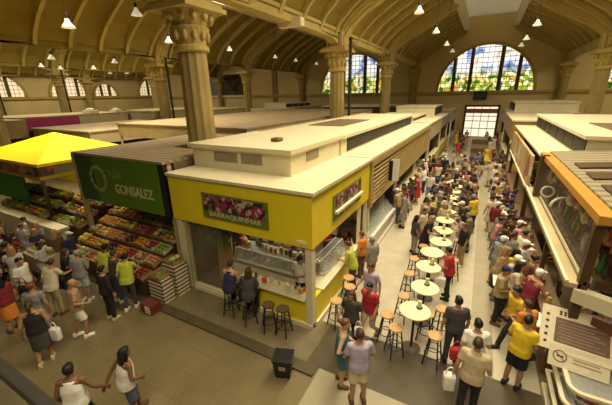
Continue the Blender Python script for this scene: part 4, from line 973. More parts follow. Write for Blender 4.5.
# far porter's trolley with crates
t = empty('hand_trolley', (.15, 31.0, 0), 'porter trolley piled with crates far down the aisle near the door', 'trolley')
MB().box(-.55, .55, -.45, .45, .25, .32).obj('platform', DWOOD, t)
for sx in (-1, 1): MB().tube([(sx * .5, .45, .3), (sx * .5, .6, 1.7)], .03, 8).obj('handle', DARK, t)
for sx in (-1, 1):
    for sy in (-1, 1): MB().tube([(sx * .45 - .03, sy * .35, .12), (sx * .45 + .03, sy * .35, .12)], .12, 14).obj('wheel', BLACK, t)
for i in range(5):
    o = MB().box(-.62, .62, -.4, .4, 0, .355, .01).obj('stacked_crate', mat('crate_tan', (.22, .16, .09), .7) if i % 2 else mat('crate_brown', (.09, .055, .03), .7)); o.location = (.15, 31.0, .325 + i * .36)
    tag(o, 'crate on the porter trolley, %s from its platform' % ORD[i], 'crate', 'crates on the trolley')
# small pub tables of the right side with white tops
for i, (x, y, z) in enumerate(((1.25, 9.15, 1.02), (1.72, 7.75, 1.02))):
    t = empty('snack_table', (x, y, 0), ('white topped high table in the right side crowd, farther one', 'white topped high table beside the waiters near the menu board')[i], 'table')
    MB().box(-.36, .36, -.3, .3, z, z + .035, .01).obj('table_top', WHITE, t); MB().lathe([(.2, 0), (.2, .02), (.04, .05), (.03, z)], n=16).obj('pole', DARK, t)
# ------------------------------------------------------------------ people
def chain(mb, pts, rad, n=10):
    # closed tapered limb with rounded ends
    mb.tube(pts, rad, n)
    for p, r in zip(pts, rad): mb.ell(p, (r, r, r), u=n, v=6)
def hand(mb, el, wr, side, curl=.35):
    el, wr = V(el), V(wr); d = (wr - el).normalized()
    n = V((-side, 0, 0)) - d * d.dot(V((-side, 0, 0)))          # palm faces the body
    if n.length < .3: n = V((0, 0, -1)) - d * d.dot(V((0, 0, -1)))
    n.normalize(); s = d.cross(n).normalized() * (1 if side > 0 else -1)   # towards the thumb
    if s.y < 0 and abs(s.y) > .2: s = -s
    R = Matrix((s, n, d)).transposed()
    mb.ell(wr + d * .05, (.042, .019, .052), R, 12, 8)
    for k, L in enumerate((.068, .078, .072, .056)):
        o = .031 - k * .0205
        p0 = wr + d * .082 + s * o; p1 = p0 + (d + s * o * 2.2 + n * curl * .5).normalized() * L * .55; p2 = p1 + (d * .8 + n * curl * 1.6).normalized() * L * .5
        mb.tube([p0, p1, p2], [.0092, .0085, .007], 8); mb.ell(p2, (.0072,) * 3, u=8, v=6); mb.ell(p1, (.0087,) * 3, u=8, v=6)
    t0 = wr + d * .03 + s * .034; t1 = t0 + (d * .6 + s * .8 + n * .25).normalized() * .038; t2 = t1 + (d * .9 + s * .2 + n * .45).normalized() * .03
    mb.tube([t0, t1, t2], [.0125, .0105, .0085], 8); mb.ell(t2, (.0085,) * 3, u=8, v=6); mb.ell(t1, (.0105,) * 3, u=8, v=6)
# pose: hip height, forward lean, arms (elbow, wrist) and legs (knee, ankle) for R (+x) and L, head turn, head nod
POSES = {
 'stand': dict(hip=.92, lean=.0, ra=((.245, -.03, 1.14), (.255, .05, .90)), la=((-.245, -.03, 1.14), (-.255, .05, .90)), rl=((.10, .02, .50), (.11, -.01, .085)), ll=((-.10, .02, .50), (-.12, -.02, .085))),
 'eat': dict(hip=.92, lean=.05, ra=((.24, .04, 1.15), (.13, .27, 1.22)), la=((-.24, .03, 1.15), (-.12, .29, 1.10)), rl=((.10, .03, .50), (.11, -.01, .085)), ll=((-.10, .0, .50), (-.12, -.05, .085)), nod=.2),
 'counter': dict(hip=.92, lean=.14, ra=((.25, .20, 1.16), (.14, .43, 1.10)), la=((-.25, .18, 1.16), (-.10, .42, 1.10)), rl=((.10, .02, .50), (.12, -.04, .085)), ll=((-.10, .05, .50), (-.10, .02, .085)), nod=.15),
 'walk': dict(hip=.90, lean=.05, ra=((.24, -.12, 1.15), (.25, .0, .92)), la=((-.24, .06, 1.15), (-.24, .22, .96)), rl=((.10, .20, .52), (.10, .24, .085)), ll=((-.10, .02, .48), (-.10, -.30, .14))),
 'stride': dict(hip=.86, lean=.07, ra=((.25, -.10, 1.12), (.20, .10, .95)), la=((-.24, .10, 1.12), (-.16, .28, 1.06)), rl=((.11, -.10, .47), (.12, -.45, .12)), ll=((-.11, .26, .52), (-.11, .38, .085))),
 'sit': dict(hip=.87, lean=.12, ra=((.25, .17, 1.10), (.12, .40, 1.08)), la=((-.25, .15, 1.10), (-.12, .38, 1.02)), rl=((.13, .42, .80), (.12, .30, .36)), ll=((-.13, .42, .80), (-.12, .28, .36)), nod=.15),
 'hold': dict(hip=.90, lean=.03, ra=((.29, .05, 1.17), (.41, .17, 1.00)), la=((-.245, -.05, 1.14), (-.25, .06, .92)), rl=((.10, .14, .50), (.10, .10, .085)), ll=((-.10, .02, .48), (-.10, -.20, .12))),
 'tow': dict(hip=.90, lean=.06, ra=((.25, .02, 1.14), (.20, .20, 1.0)), la=((-.27, -.10, 1.16), (-.26, -.24, .97)), rl=((.10, .02, .48), (.10, -.26, .13)), ll=((-.10, .16, .52), (-.10, .18, .085))),
 'akimbo': dict(hip=.92, lean=.02, ra=((.36, -.06, 1.18), (.17, .02, 1.02)), la=((-.24, .06, 1.14), (-.08, .22, 1.12)), rl=((.11, .03, .50), (.13, .0, .085)), ll=((-.10, .0, .50), (-.11, -.05, .085))),
 'fold': dict(hip=.92, lean=.0, ra=((.27, .03, 1.13), (.06, .19, 1.08)), la=((-.27, .03, 1.13), (-.06, .17, 1.12)), rl=((.10, .02, .50), (.12, -.01, .085)), ll=((-.10, .01, .50), (-.12, -.02, .085)), nod=.1),
 'reach': dict(hip=.92, lean=.16, ra=((.24, .26, 1.22), (.18, .52, 1.16)), la=((-.24, .02, 1.12), (-.25, .10, .90)), rl=((.10, .06, .50), (.10, .04, .085)), ll=((-.10, -.02, .48), (-.11, -.14, .09)), nod=.25),
 'carry': dict(hip=.92, lean=.02, ra=((.25, -.02, 1.14), (.24, .20, 1.06)), la=((-.25, -.06, 1.15), (-.29, .0, .90)), rl=((.10, .10, .51), (.10, .05, .085)), ll=((-.10, .0, .49), (-.11, -.16, .10))),
}
def joints(P):
    h, l = P['hip'], P['lean']; dz = h - .92
    ms = [(0, l * q, z + dz) for q, z in ((0, .86), (0, .94), (.35, 1.08), (.7, 1.26), (1, 1.40), (1.08, 1.46))]
    sh = {s: V((s * .175, l * 1.0, 1.395 + dz)) for s in (1, -1)}
    hd = V((0, l * 1.2 + .035 + .04 * P.get('nod', 0), 1.60 + dz - .02 * P.get('nod', 0)))
    hips = {s: V((s * .085, 0, .90 + dz)) for s in (1, -1)}
    dv = V((0, 0, dz if abs(dz) < .03 or True else 0))
    return ms, sh, hd, hips
def fix(P, p): return V(p) + V((0, 0, min(0, P['hip'] - .92) if P['hip'] < .9 else 0))
TOR = [(.130, .095), (.165, .120), (.140, .100), (.165, .118), (.178, .098), (.075, .062)]
def torso(mb, ms, add, lo=0, hi=6, flat=0):
    rings = []
    for i in range(lo, hi):
        rx, ry = TOR[i]; rings.append((ms[i], rx + add, ry + add, (0, 1, -.0)))
    c, rx, ry, f = rings[-1]
    mb.loft(rings)
def remesh(mb, name, m, vox, it=3):
    me = mb.mesh(name + '_src', None); o = D.objects.new(name + '_src', me); COL.objects.link(o)
    md = o.modifiers.new('r', 'REMESH'); md.mode = 'VOXEL'; md.voxel_size = vox; md.use_smooth_shade = True
    if it: s = o.modifiers.new('s', 'SMOOTH'); s.factor = .5; s.iterations = it
    bpy.context.view_layer.update()
    out = D.meshes.new_from_object(o.evaluated_get(bpy.context.evaluated_depsgraph_get()))
    out.name = name; D.objects.remove(o); D.meshes.remove(me)
    out.materials.clear(); out.materials.append(m)
    for p in out.polygons: p.use_smooth = True
    return out
CACHE = {}
def seg(a, b, t): return V(a).lerp(V(b), t)
def get(pose, piece):
    key = (pose, piece)
    if key in CACHE: return CACHE[key]
    P = POSES[pose]; ms, sh, hd, hips = joints(P); mb = MB()
    nod = Euler((-.5 * P.get('nod', 0), 0, 0)).to_matrix()
    A = {1: (fix(P, P['ra'][0]), fix(P, P['ra'][1])), -1: (fix(P, P['la'][0]), fix(P, P['la'][1]))}
    L = {1: (V(P['rl'][0]), V(P['rl'][1])), -1: (V(P['ll'][0]), V(P['ll'][1]))}
    up = lambda p: hd + nod @ V(p)
    if piece == 'body':
        torso(mb, ms, 0)
        mb.tube([V(ms[5]) - V((0, 0, .05)), hd + V((0, -.02, -.06))], [.062, .052], 12)
        mb.ell(hd + V((0, -.005, .02)), (.074, .094, .098), nod, 16, 12)
        mb.ell(up((0, .022, -.05)), (.056, .066, .066), nod, 14, 10)
        mb.ell(up((0, .045, -.088)), (.030, .030, .026), nod)            # chin
        mb.tube([up((0, .082, .016)), up((0, .112, -.026)), up((0, .088, -.034))], [.010, .016, .010], 8)   # nose
        mb.ell(up((0, .080, .030)), (.052, .016, .012), nod)             # brow
        mb.ell(up((0, .088, -.058)), (.024, .012, .010), nod)            # lips
        for s in (1, -1):
            mb.ell(up((s * .076, -.008, -.012)), (.012, .022, .034), nod)    # ears
            e, w = A[s]
            chain(mb, [sh[s] - V((s * .03, 0, 0)), sh[s], seg(sh[s], e, .45), e, seg(e, w, .35), w], [.060, .058, .047, .038, .040, .026])
            hand(mb, e, w, s)
            k, a = L[s]; h = hips[s]
            chain(mb, [h, seg(h, k, .35), k, seg(k, a, .32), a], [.090, .080, .054, .057, .036])
            mb.ell(a + V((0, .055, -.045)), (.045, .125, .038)); mb.ell(a + V((0, -.03, -.04)), (.036, .045, .042))
        me = remesh(mb, 'person_body', SKINM, .0068, 2)
    elif piece in ('tee', 'tank', 'blouse', 'polo'):
        rings = [(ms[0] if False else (ms[1][0], ms[1][1], ms[1][2] - .06), .204, .158, (0, 1, 0)), (((ms[1][0] + ms[2][0]) / 2, (ms[1][1] + ms[2][1]) / 2, (ms[1][2] + ms[2][2]) / 2), .200, .154, (0, 1, 0)), (ms[2], .186, .140, (0, 1, 0)), (ms[3], .188, .138, (0, 1, 0))]
        if piece == 'tank': rings += [((ms[4][0], ms[4][1], ms[4][2] - .03), .165, .112, (0, 1, 0)), ((ms[4][0], ms[4][1], ms[4][2] + .035), .115, .088, (0, 1, 0))]
        else: rings += [(ms[4], .190, .116, (0, 1, 0)), ((ms[5][0], ms[5][1], ms[5][2] - .012), .095, .082, (0, 1, 0))]
        mb.loft(rings, 20)
        if piece != 'tank':
            end = {'tee': .72, 'polo': .62, 'blouse': 1.0}[piece]
            for s in (1, -1):
                e, w = A[s]; q = seg(sh[s], e, end)
                pts = [sh[s] - V((s * .05, 0, 0)), sh[s] + V((0, 0, .006)), seg(sh[s], e, .45), q]; rr = [.075, .074, .066, .064]
                if piece == 'blouse': pts.append(seg(e, w, .75)); rr[3] = .052; rr.append(.044)
                mb.tube(pts, rr, 12); mb.ell(sh[s], (.075,) * 3)
        if piece == 'polo':
            mb.tube([V(ms[5]) + V((.066 * math.cos(a), .058 * math.sin(a) + .005, .012)) for a in [2 * PI * k / 12 for k in range(13)]], .018, 6)
        me = remesh(mb, 'shirt', CLOTH, .013)
    elif piece in ('trousers', 'shorts', 'capri'):
        mb.loft([((0, 0, ms[0][2] - .04), .12, .10, (0, 1, 0)), (ms[0], .165, .128, (0, 1, 0)), (ms[1], .178, .133, (0, 1, 0)), ((0, ms[2][1] * .5, ms[1][2] + .04), .160, .116, (0, 1, 0))], 18)
        for s in (1, -1):
            k, a = L[s]; h = hips[s]
            if piece == 'shorts': pts, rr = [h, seg(h, k, .4), seg(h, k, .88)], [.104, .102, .098]
            elif piece == 'capri': pts, rr = [h, seg(h, k, .4), k, seg(k, a, .35)], [.102, .094, .076, .074]
            else: pts, rr = [h, seg(h, k, .4), k, seg(k, a, .5), seg(k, a, .96)], [.102, .092, .070, .064, .060]
            mb.tube(pts, rr, 12); mb.ell(pts[0], (rr[0],) * 3)
            if len(pts) > 3: mb.ell(pts[2], (rr[2],) * 3)
        me = remesh(mb, 'trousers', CLOTH, .013)
    elif piece in ('skirt', 'dress'):
        k = (L[1][0] + L[-1][0]) / 2
        lo = V((0, k.y * .8, .45 if pose != 'sit' else .78))
        rings = [(lo, .24 if piece == 'dress' else .20, .20, (0, 1, 0)), (ms[0], .19, .15, (0, 1, 0)), (ms[1], .180, .135, (0, 1, 0)), (ms[2], .150, .112, (0, 1, 0))]
        if piece == 'dress': rings += [(ms[3], .188, .138, (0, 1, 0)), (ms[4], .188, .114, (0, 1, 0)), ((ms[5][0], ms[5][1], ms[5][2] - .015), .09, .08, (0, 1, 0))]
        mb.loft(rings, 20)
        if pose == 'sit':
            for s in (1, -1): mb.tube([hips[s], L[s][0]], [.11, .09], 12)
        if piece == 'dress':
            for s in (1, -1):
                e, w = A[s]; mb.tube([sh[s] - V((s * .05, 0, 0)), sh[s], seg(sh[s], e, .55)], [.075, .074, .066], 12); mb.ell(sh[s], (.074,) * 3)
        me = remesh(mb, piece, CLOTH, .013)
    elif piece == 'shoe':
        mb.ell((0, .06, .045), (.052, .14, .045)); mb.ell((0, -.02, .065), (.048, .06, .062)); mb.box(-.045, .045, -.07, .18, 0, .02)
        me = remesh(mb, 'shoe', CLOTH, .010)
    elif piece in ('short', 'long', 'bun', 'tail', 'cap'):
        mb.ell(up((0, -.024, .036)), (.084, .094, .096), nod, 16, 12)
        mb.ell(up((0, .03, .080)), (.066, .060, .042), nod)
        if piece == 'long':
            mb.loft([(up((0, -.085, .05)), .07, .04, (0, 1, 0)), (up((0, -.085, -.05)), .092, .05, (0, 1, 0)), (up((0, -.105, -.16)), .10, .045, (0, 1, 0)), (up((0, -.115, -.30)), .075, .03, (0, 1, 0))], 14)
            for s in (1, -1): mb.tube([up((s * .07, -.01, .05)), up((s * .085, -.02, -.06)), up((s * .085, -.04, -.18))], [.025, .03, .018], 8)
        if piece == 'bun': mb.ell(up((0, -.12, .07)), (.05, .048, .05))
        if piece == 'tail': mb.tube([up((0, -.1, .06)), up((0, -.15, .02)), up((0, -.14, -.12)), up((0, -.13, -.2))], [.03, .04, .035, .012], 10)
        if piece == 'cap':
            mb.ell(up((0, -.01, .07)), (.092, .104, .070), nod); mb.ell(up((0, .11, .055)), (.07, .07, .012), nod)
        me = remesh(mb, 'hair' if piece != 'cap' else 'cap', CLOTH if piece == 'cap' else HAIRM, .011, 2)
    CACHE[key] = me
    return me
eye_me = MB().ell((0, 0, 0), (.011, .009, .008), u=10, v=8).mesh('eye', mat('eye_dark', (.03, .02, .015), .2), True)
C = dict(white=(.80, .76, .68), cream=(.66, .57, .38), black=(.022, .02, .02), charcoal=(.065, .06, .058), grey=(.27, .25, .23), navy=(.03, .032, .09), blue=(.10, .16, .32), denim=(.08, .10, .16), teal=(.05, .17, .20),
         red=(.48, .03, .035), maroon=(.20, .02, .03), pink=(.62, .30, .30), orange=(.62, .22, .03), yellow=(.74, .52, .03), lime=(.44, .50, .05), olive=(.18, .17, .06), green=(.08, .20, .06), khaki=(.42, .33, .17),
         beige=(.55, .44, .27), tan=(.40, .27, .13), brown=(.13, .07, .035), lavender=(.46, .40, .52), purple=(.17, .06, .20), silver=(.50, .48, .46))
SK = dict(pale=(.56, .34, .22), mid=(.42, .23, .125), dark=(.20, .095, .045), deep=(.12, .055, .028))
HC = dict(black=(.012, .010, .009), brown=(.06, .032, .016), auburn=(.16, .06, .02), blond=(.36, .22, .08), white=(.55, .52, .46), grey=(.28, .26, .24))
NP = [0]
SPOTS = []
def person(x, y, face, pose, top, bottom, hair, label, skin='mid', shoes='black', s=1.0, near=False, z=0, group=None):
    o = link('person', get(pose, 'body'), None, SK[skin]); NP[0] += 1; SPOTS.append((x, y))
    o.location = (x, y, z); o.rotation_euler = (0, 0, math.radians(face)); o.scale = (s, s, s)
    tag(o, label, 'person', group)
    if top:
        k, c = top; link('dress' if k == 'dress' else 'shirt', get(pose, k), o, C[c])
    if bottom:
        k, c = bottom; link('skirt' if k == 'skirt' else 'shorts' if k == 'shorts' else 'trousers', get(pose, k), o, C[c])
    if hair:
        k, c = hair; link('cap' if k == 'cap' else 'hair', get(pose, k), o, C[c] if k == 'cap' else HC[c])
    P = POSES[pose]
    if shoes:
        for kx in ('rl', 'll'):
            a = V(P[kx][1]); q = link('shoe', get('any', 'shoe') if False else shoe_me, o, C[shoes]); q.location = a - V((0, .005, .085))
            kn = V(P[kx][0])
            if pose in ('walk', 'stride', 'tow', 'hold') and a.z > .1: q.rotation_euler = (-.45, 0, 0); q.location = a - V((0, .03, .08))
    if near:
        ms, sh, hd, hips = joints(P); nod = Euler((-.5 * P.get('nod', 0), 0, 0)).to_matrix()
        for e in (1, -1):
            q = link('eye', eye_me, o); q.location = hd + nod @ V((e * .031, .086, .010))
    return o
mb = MB(); mb.ell((0, .06, .045), (.052, .14, .045)).ell((0, -.02, .065), (.048, .06, .062)).box(-.045, .045, -.07, .18, 0, .02)
shoe_me = remesh(mb, 'shoe', CLOTH, .010)
def bag(name, label, cat, x, y, z, w, d, h, c, rz=0, strap=.2):
    t = empty(name, (x, y, z), label, cat, rz)
    m = MB(); m.box(-w / 2, w / 2, -d / 2, d / 2, 0, h, min(w, d, h) * .28); m.obj('bag_body', CLOTH, t, True, C[c])
    m = MB(); m.tube([(w * .35 * math.cos(a), 0, h * .9 + strap * math.sin(a)) for a in [PI * k / 8 for k in range(9)]], .012, 6); m.obj('handle', CLOTH, t, True, C[c])
    return t

# --- foreground figures
person(-5.63, 1.71, 40, 'hold', ('tank', 'white'), ('shorts', 'black'), ('short', 'black'), 'person in a white tank top holding the hand of the long haired woman', 'dark', 'black', 1.0, True)
person(-5.25, 2.38, -6, 'tow', ('tank', 'white'), ('shorts', 'denim'), ('long', 'black'), 'long haired person in white top and dark denim shorts leading a companion by the hand', 'dark', 'brown', .97, True)
person(-8.45, 2.30, 60, 'carry', ('tank', 'black'), ('skirt', 'charcoal'), ('tail', 'brown'), 'person in a black tank top and dark skirt carrying a pale shopping bag', 'mid', 'beige', .98, True)
bag('shopping_bag', 'pale white and yellow shopping bag carried by the black tank top person', 'bag', -8.3, 2.56, .50, .22, .14, .34, 'white', .4)
person(-8.55, 3.20, -20, 'carry', ('tee', 'tan'), ('shorts', 'white'), None, 'bald person in a tan shirt, white shorts and white shoes walking', 'mid', 'white', 1.0, True)
person(-9.35, 2.70, 40, 'stand', ('dress', 'grey'), None, ('bun', 'auburn'), 'auburn haired person in a patterned grey dress standing', 'mid', 'brown', .98)
person(-10.15, 3.35, 20, 'reach', ('tee', 'cream'), ('trousers', 'khaki'), ('short', 'brown'), 'person in a loose cream shirt bending before the plain tan box', 'mid', 'brown', 1.0)
person(-11.2, 3.15, -60, 'carry', ('tee', 'white'), ('trousers', 'charcoal'), ('short', 'black'), 'person in a white T-shirt with a dark shoulder bag near the left edge', 'mid', 'black', 1.0)
bag('shoulder_bag', 'black shoulder bag beside the white T-shirt near the left edge', 'bag', -10.85, 3.0, .72, .3, .14, .26, 'black', .5, .3)
person(-10.5, 2.45, 100, 'stand', ('tee', 'maroon'), ('skirt', 'orange'), ('long', 'black'), 'person in a maroon top and rust orange skirt at the left edge', 'mid', 'brown', .97)
person(-10.1, 4.12, 30, 'eat', ('tee', 'grey'), ('shorts', 'silver'), ('short', 'grey'), 'person in grey shirt, pale shorts and white shoes facing the fruit', 'mid', 'white', 1.0)
person(-9.75, 4.62, 15, 'reach', ('tee', 'lime'), ('trousers', 'black'), ('short', 'black'), 'person in a lime yellow shirt reaching into the fruit crates', 'dark', 'white', 1.0)
person(-9.15, 4.6, -10, 'eat', ('tee', 'charcoal'), ('trousers', 'denim'), ('short', 'brown'), 'person in charcoal shirt and denim trousers beside the lime yellow shirt', 'mid', 'white', 1.0)
bag('carrier_bag', 'white carrier bag hanging by the denim trousers at the fruit stand', 'bag', -9.42, 4.28, .45, .2, .12, .32, 'white', .3)
person(-8.5, 4.55, 35, 'reach', ('polo', 'lime'), ('trousers', 'charcoal'), ('short', 'black'), 'person in a lime polo and charcoal trousers at the right half of the fruit', 'mid', 'white', 1.0)
person(-8.55, 3.98, 0, 'stand', ('blouse', 'black'), ('trousers', 'black'), ('short', 'black'), 'person dressed all in black behind the lime polo', 'mid', 'beige', .99)
person(-10.75, 4.05, -20, 'eat', ('tee', 'black'), ('trousers', 'charcoal'), ('long', 'brown'), 'person in black with long brown hair next to the tan box', 'mid', 'black', .97)
bag('tote_bag', 'black tote bag beside the person in pale shorts', 'bag', -10.45, 3.78, .55, .34, .14, .3, 'black', .2)
# kiosk front customers and sellers
person(-5.62, 5.70, 8, 'sit', ('tank', 'navy'), ('trousers', 'black'), ('short', 'brown'), 'customer in a navy top seated at the yellow kiosk front', 'pale', 'black', .99, True)
person(-4.92, 5.66, 20, 'sit', ('tee', 'charcoal'), ('trousers', 'black'), ('long', 'brown'), 'long haired customer in a charcoal top seated at the yellow kiosk front', 'mid', 'black', .98, True)
person(-4.35, 7.95, 172, 'counter', ('tee', 'grey'), ('trousers', 'black'), ('cap', 'lime'), 'seller in a lime cap and grey shirt inside the yellow kiosk', 'mid', 'black', 1.0, True)
person(-4.02, 6.98, 178, 'fold', ('tee', 'white'), ('trousers', 'black'), ('cap', 'charcoal'), 'seller in a white shirt and dark cap behind the front worktop', 'mid', 'black', .97, True)
person(-6.6, 7.7, 150, 'eat', ('tee', 'khaki'), ('trousers', 'brown'), ('cap', 'white'), 'seller in khaki with a white cap behind the glass door', 'mid', 'black', 1.0)
person(-4.3, 9.3, -90, 'eat', ('tee', 'red'), ('trousers', 'black'), ('short', 'black'), 'seller in red behind the aisle side worktop of the yellow kiosk', 'mid', 'black', 1.0)
# right of the yellow kiosk
person(-2.90, 8.35, 95, 'counter', ('tee', 'lime'), ('trousers', 'charcoal'), ('short', 'brown'), 'person in a lime shirt leaning on the aisle side worktop', 'pale', 'black', 1.0, True)
person(-2.50, 8.95, 60, 'stand', ('tee', 'grey'), ('trousers', 'khaki'), ('cap', 'grey'), 'person in grey with a grey cap behind the lime shirt', 'mid', 'brown', 1.0)
person(-2.95, 9.3, 80, 'stand', ('tee', 'orange'), ('trousers', 'brown'), ('short', 'auburn'), 'person in an orange top past the lime shirt at the yellow kiosk', 'pale', 'brown', .98)
person(-2.05, 7.40, 160, 'carry', ('tee', 'lavender'), ('trousers', 'khaki'), ('short', 'brown'), 'person in a pale lavender shirt walking behind the red shirt', 'mid', 'brown', 1.0, True)
person(-1.80, 6.55, 165, 'walk', ('tee', 'red'), ('trousers', 'cream'), ('short', 'black'), 'person in a red shirt and cream trousers between kiosk and bar tables', 'mid', 'brown', 1.0, True)
person(-2.10, 6.05, 175, 'carry', ('tee', 'charcoal'), ('trousers', 'black'), ('long', 'brown'), 'person in a charcoal shirt in front of the red shirt', 'mid', 'white', .97, True)
bag('white_bag', 'white bag hanging beside the charcoal shirt in front of the red one', 'bag', -1.85, 5.85, .62, .2, .12, .24, 'white', .2)
person(-1.92, 4.98, -70, 'akimbo', ('tank', 'teal'), ('shorts', 'teal'), ('bun', 'auburn'), 'person in a teal outfit with one elbow out facing the lavender shirt', 'pale', 'brown', .99, True)
person(-1.45, 4.72, 32, 'fold', ('tee', 'lavender'), ('shorts', 'cream'), ('short', 'brown'), 'sturdy person in a lavender T-shirt and cream shorts seen from behind', 'mid', 'brown', 1.04, True)
person(-.22, 9.25, 78, 'eat', ('tee', 'red'), ('trousers', 'black'), ('short', 'black'), 'person in a bright red shirt leaning over the third bar table', 'mid', 'black', 1.0, True)
bag('folded_cloth', 'white cloth bag hanging by the bright red shirt', 'bag', -.42, 8.85, .62, .3, .14, .3, 'white', .2)
person(.12, 6.70, 20, 'stand', ('tee', 'charcoal'), ('trousers', 'charcoal'), ('short', 'black'), 'dark shirted person standing right of the nearest bar table', 'mid', 'black', 1.03, True)
person(.52, 6.12, 15, 'carry', ('tee', 'white'), ('trousers', 'charcoal'), ('short', 'black'), 'person in a white T-shirt with a red shoulder bag', 'mid', 'black', 1.0, True)
bag('red_bag', 'red bag hanging at the side of the white T-shirt', 'bag', .20, 6.02, .72, .24, .12, .28, 'red', .3)
person(.50, 5.42, -5, 'carry', ('polo', 'beige'), ('trousers', 'black'), ('short', 'brown'), 'broad person in a beige polo seen from behind at the bottom edge', 'mid', 'black', 1.05, True)
bag('plastic_bag', 'bulging white plastic bag in the left hand of the beige polo wearer', 'bag', .14, 5.42, .50, .22, .18, .36, 'white', .3)
person(1.38, 7.95, 118, 'stride', ('tee', 'yellow'), ('trousers', 'black'), ('short', 'black'), 'waiter in a yellow shirt and black trousers striding', 'mid', 'black', 1.0, True)
person(1.34, 6.60, -28, 'eat', ('tee', 'yellow'), ('shorts', 'black'), ('short', 'black'), 'waiter in a yellow shirt and black shorts facing the menu board', 'mid', 'black', 1.02, True)
person(1.52, 7.32, 40, 'eat', ('tee', 'orange'), ('trousers', 'black'), ('short', 'brown'), 'waiter in an orange yellow shirt between the two other waiters', 'mid', 'black', .98, True)

# --- the crowd
used = set(o.get('label') for o in D.objects)
rc = random.Random(77)
TOPS = ['white'] * 4 + ['cream', 'silver', 'black', 'maroon', 'brown', 'black', 'charcoal', 'black', 'charcoal', 'grey', 'navy', 'brown', 'maroon', 'black', 'charcoal', 'silver', 'grey', 'cream', 'red', 'maroon', 'pink', 'navy', 'blue', 'silver', 'beige', 'brown', 'olive', 'yellow', 'khaki', 'lavender', 'tan', 'beige', 'cream']
BOTS = ['black', 'black', 'charcoal', 'denim', 'navy', 'khaki', 'grey', 'brown', 'beige', 'olive', 'blue', 'white', 'tan']
HAIRS = [('short', 'black'), ('short', 'brown'), ('long', 'black'), ('long', 'brown'), ('tail', 'brown'), ('bun', 'black'), ('short', 'grey'), ('short', 'auburn'), ('long', 'blond'), ('cap', 'white'), ('cap', 'navy')]
HN = {'short': 'short', 'long': 'long', 'tail': 'tied', 'bun': 'pinned'}
def crowd_person(x, y, face, place, poses, tops=TOPS, zone=''):
    for _ in range(60):
        tk = rc.choice(['tee', 'tee', 'tee', 'tank', 'polo', 'blouse', 'dress']); tc = rc.choice(tops); bk = rc.choice(['trousers', 'trousers', 'shorts', 'skirt', 'capri']); bc = rc.choice(BOTS); hr = rc.choice(HAIRS)
        if tk == 'dress': bk = None
        pose = rc.choice(poses)
        hn = '%s cap' % hr[1] if hr[0] == 'cap' else '%s %s hair' % (HN[hr[0]], hr[1])
        tn = {'tee': 'shirt', 'tank': 'sleeveless top', 'polo': 'polo', 'blouse': 'long sleeved top', 'dress': 'dress'}[tk]
        lab = 'person in %s %s%s, %s, %s' % (tc, tn, '' if bk is None else ' and %s %s' % (bc, 'trousers' if bk == 'capri' else bk), hn, place)
        if len(lab.replace(',', '').split()) > 16: continue
        if lab not in used: break
    used.add(lab)
    return person(x, y, face, pose, (tk, tc), None if bk is None else (bk, bc), hr, lab, rc.choice(['pale', 'mid', 'mid', 'mid', 'dark', 'deep']), rc.choice(['black', 'brown', 'white', 'beige', 'grey']), rc.uniform(.93, 1.05))
def free(x, y, d=.40): return all((x - a) ** 2 + (y - b) ** 2 > d * d for a, b in SPOTS)
def fill(n, fx, fy, fface, place, poses, d=.40, tables=False):
    k = 0; tries = 0
    while k < n and tries < 4000:
        tries += 1; x, y = fx(), fy()
        if not free(x, y, d): continue
        if any((x - a) ** 2 + (y - b) ** 2 < .50 ** 2 for a, b in tpos) or any((x - a) ** 2 + (y - b) ** 2 < .36 ** 2 for a, b, _ in spos): continue
        crowd_person(x, y, fface(x, y), place if isinstance(place, str) else place(x, y), poses); k += 1
U = rc.uniform
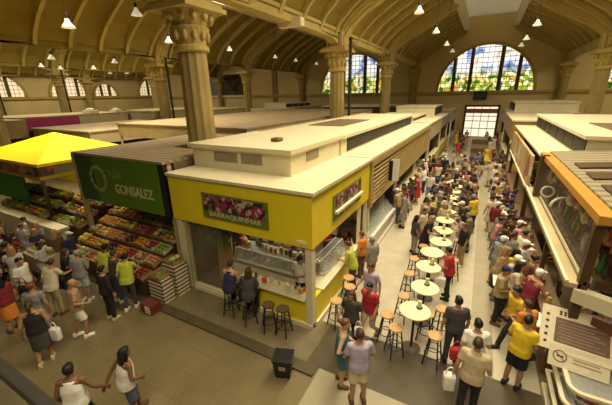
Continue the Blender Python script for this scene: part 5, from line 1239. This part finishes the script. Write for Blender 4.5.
# around the crowded bar tables: both sides face the table line
fill(46, lambda: -.73 + rc.choice((-1, 1)) * U(.55, 1.0), lambda: U(11.5, 21.8), lambda x, y: (-90 if x < -.73 else 90) + U(-35, 35), lambda x, y: '%s of the crowded bar tables' % ('left' if x < -.73 else 'right'), ['eat', 'counter', 'stand', 'fold', 'eat'], .40)
fill(7, lambda: U(-1.0, -.45), lambda: U(12.4, 21.5), lambda x, y: U(0, 360), 'between the crowded bar tables', ['eat', 'fold'], .34)
fill(12, lambda: U(-1.7, .4), lambda: U(21.8, 27), lambda x, y: U(0, 360), 'where the bar tables end', ['stand', 'walk', 'eat', 'carry'], .5)
# left counters
fill(16, lambda: U(-2.95, -2.55), lambda: U(14.2, 25), lambda x, y: 90 + U(-30, 30), 'at the gold slatted kiosk counter', ['counter', 'eat', 'stand', 'reach'], .45)
fill(7, lambda: U(-2.4, -1.75), lambda: U(14.5, 26), lambda x, y: rc.choice((0, 180)) + U(-30, 30), 'walking past the gold slatted kiosk', ['walk', 'carry', 'stand'], .7)
fill(8, lambda: U(-2.7, -1.2), lambda: U(27, 44), lambda x, y: U(0, 360), 'far down the left half of the aisle', ['walk', 'stand', 'carry', 'eat'], .7)
# right counters
fill(40, lambda: U(1.05, 1.70), lambda: U(8.7, 17.2), lambda x, y: -90 + U(-50, 50), 'at the right stall counter', ['counter', 'eat', 'stand', 'fold', 'eat'], .39)
fill(13, lambda: U(.95, 1.65), lambda: U(17.2, 27), lambda x, y: U(0, 360), 'below the mural stall', ['eat', 'stand', 'carry', 'counter'], .5)
fill(8, lambda: U(.6, 1.8), lambda: U(28, 46), lambda x, y: U(0, 360), 'far down the right half of the aisle', ['walk', 'stand', 'carry'], .8)
crowd_person(.95, 15.6, 15, 'alone on the stripe of the aisle', ['carry'], ['cream'])
# sellers behind the right counter
fill(9, lambda: U(2.75, 3.4), lambda: U(7.9, 14.4), lambda x, y: 90 + U(-20, 20), 'behind the right stall counter', ['eat', 'counter', 'fold'], .5)
fill(4, lambda: U(2.75, 3.3), lambda: U(15.5, 26), lambda x, y: 90 + U(-20, 20), 'behind the mural stall counter', ['eat', 'fold'], .8)
# left front crowd before the canopy stall
fill(20, lambda: U(-16.3, -12.0), lambda: U(2.9, 5.0), lambda x, y: U(-60, 60), 'before the yellow canopy stall', ['stand', 'eat', 'carry', 'reach', 'walk'], .45)
fill(4, lambda: U(-12.6, -9), lambda: U(7.6, 7.8), lambda x, y: 180 + U(-20, 20), 'behind the fruit stand steps', ['eat', 'reach'], .7)
D.objects.remove(D.objects['unused']) if 'unused' in D.objects else None
bpy.context.view_layer.update()
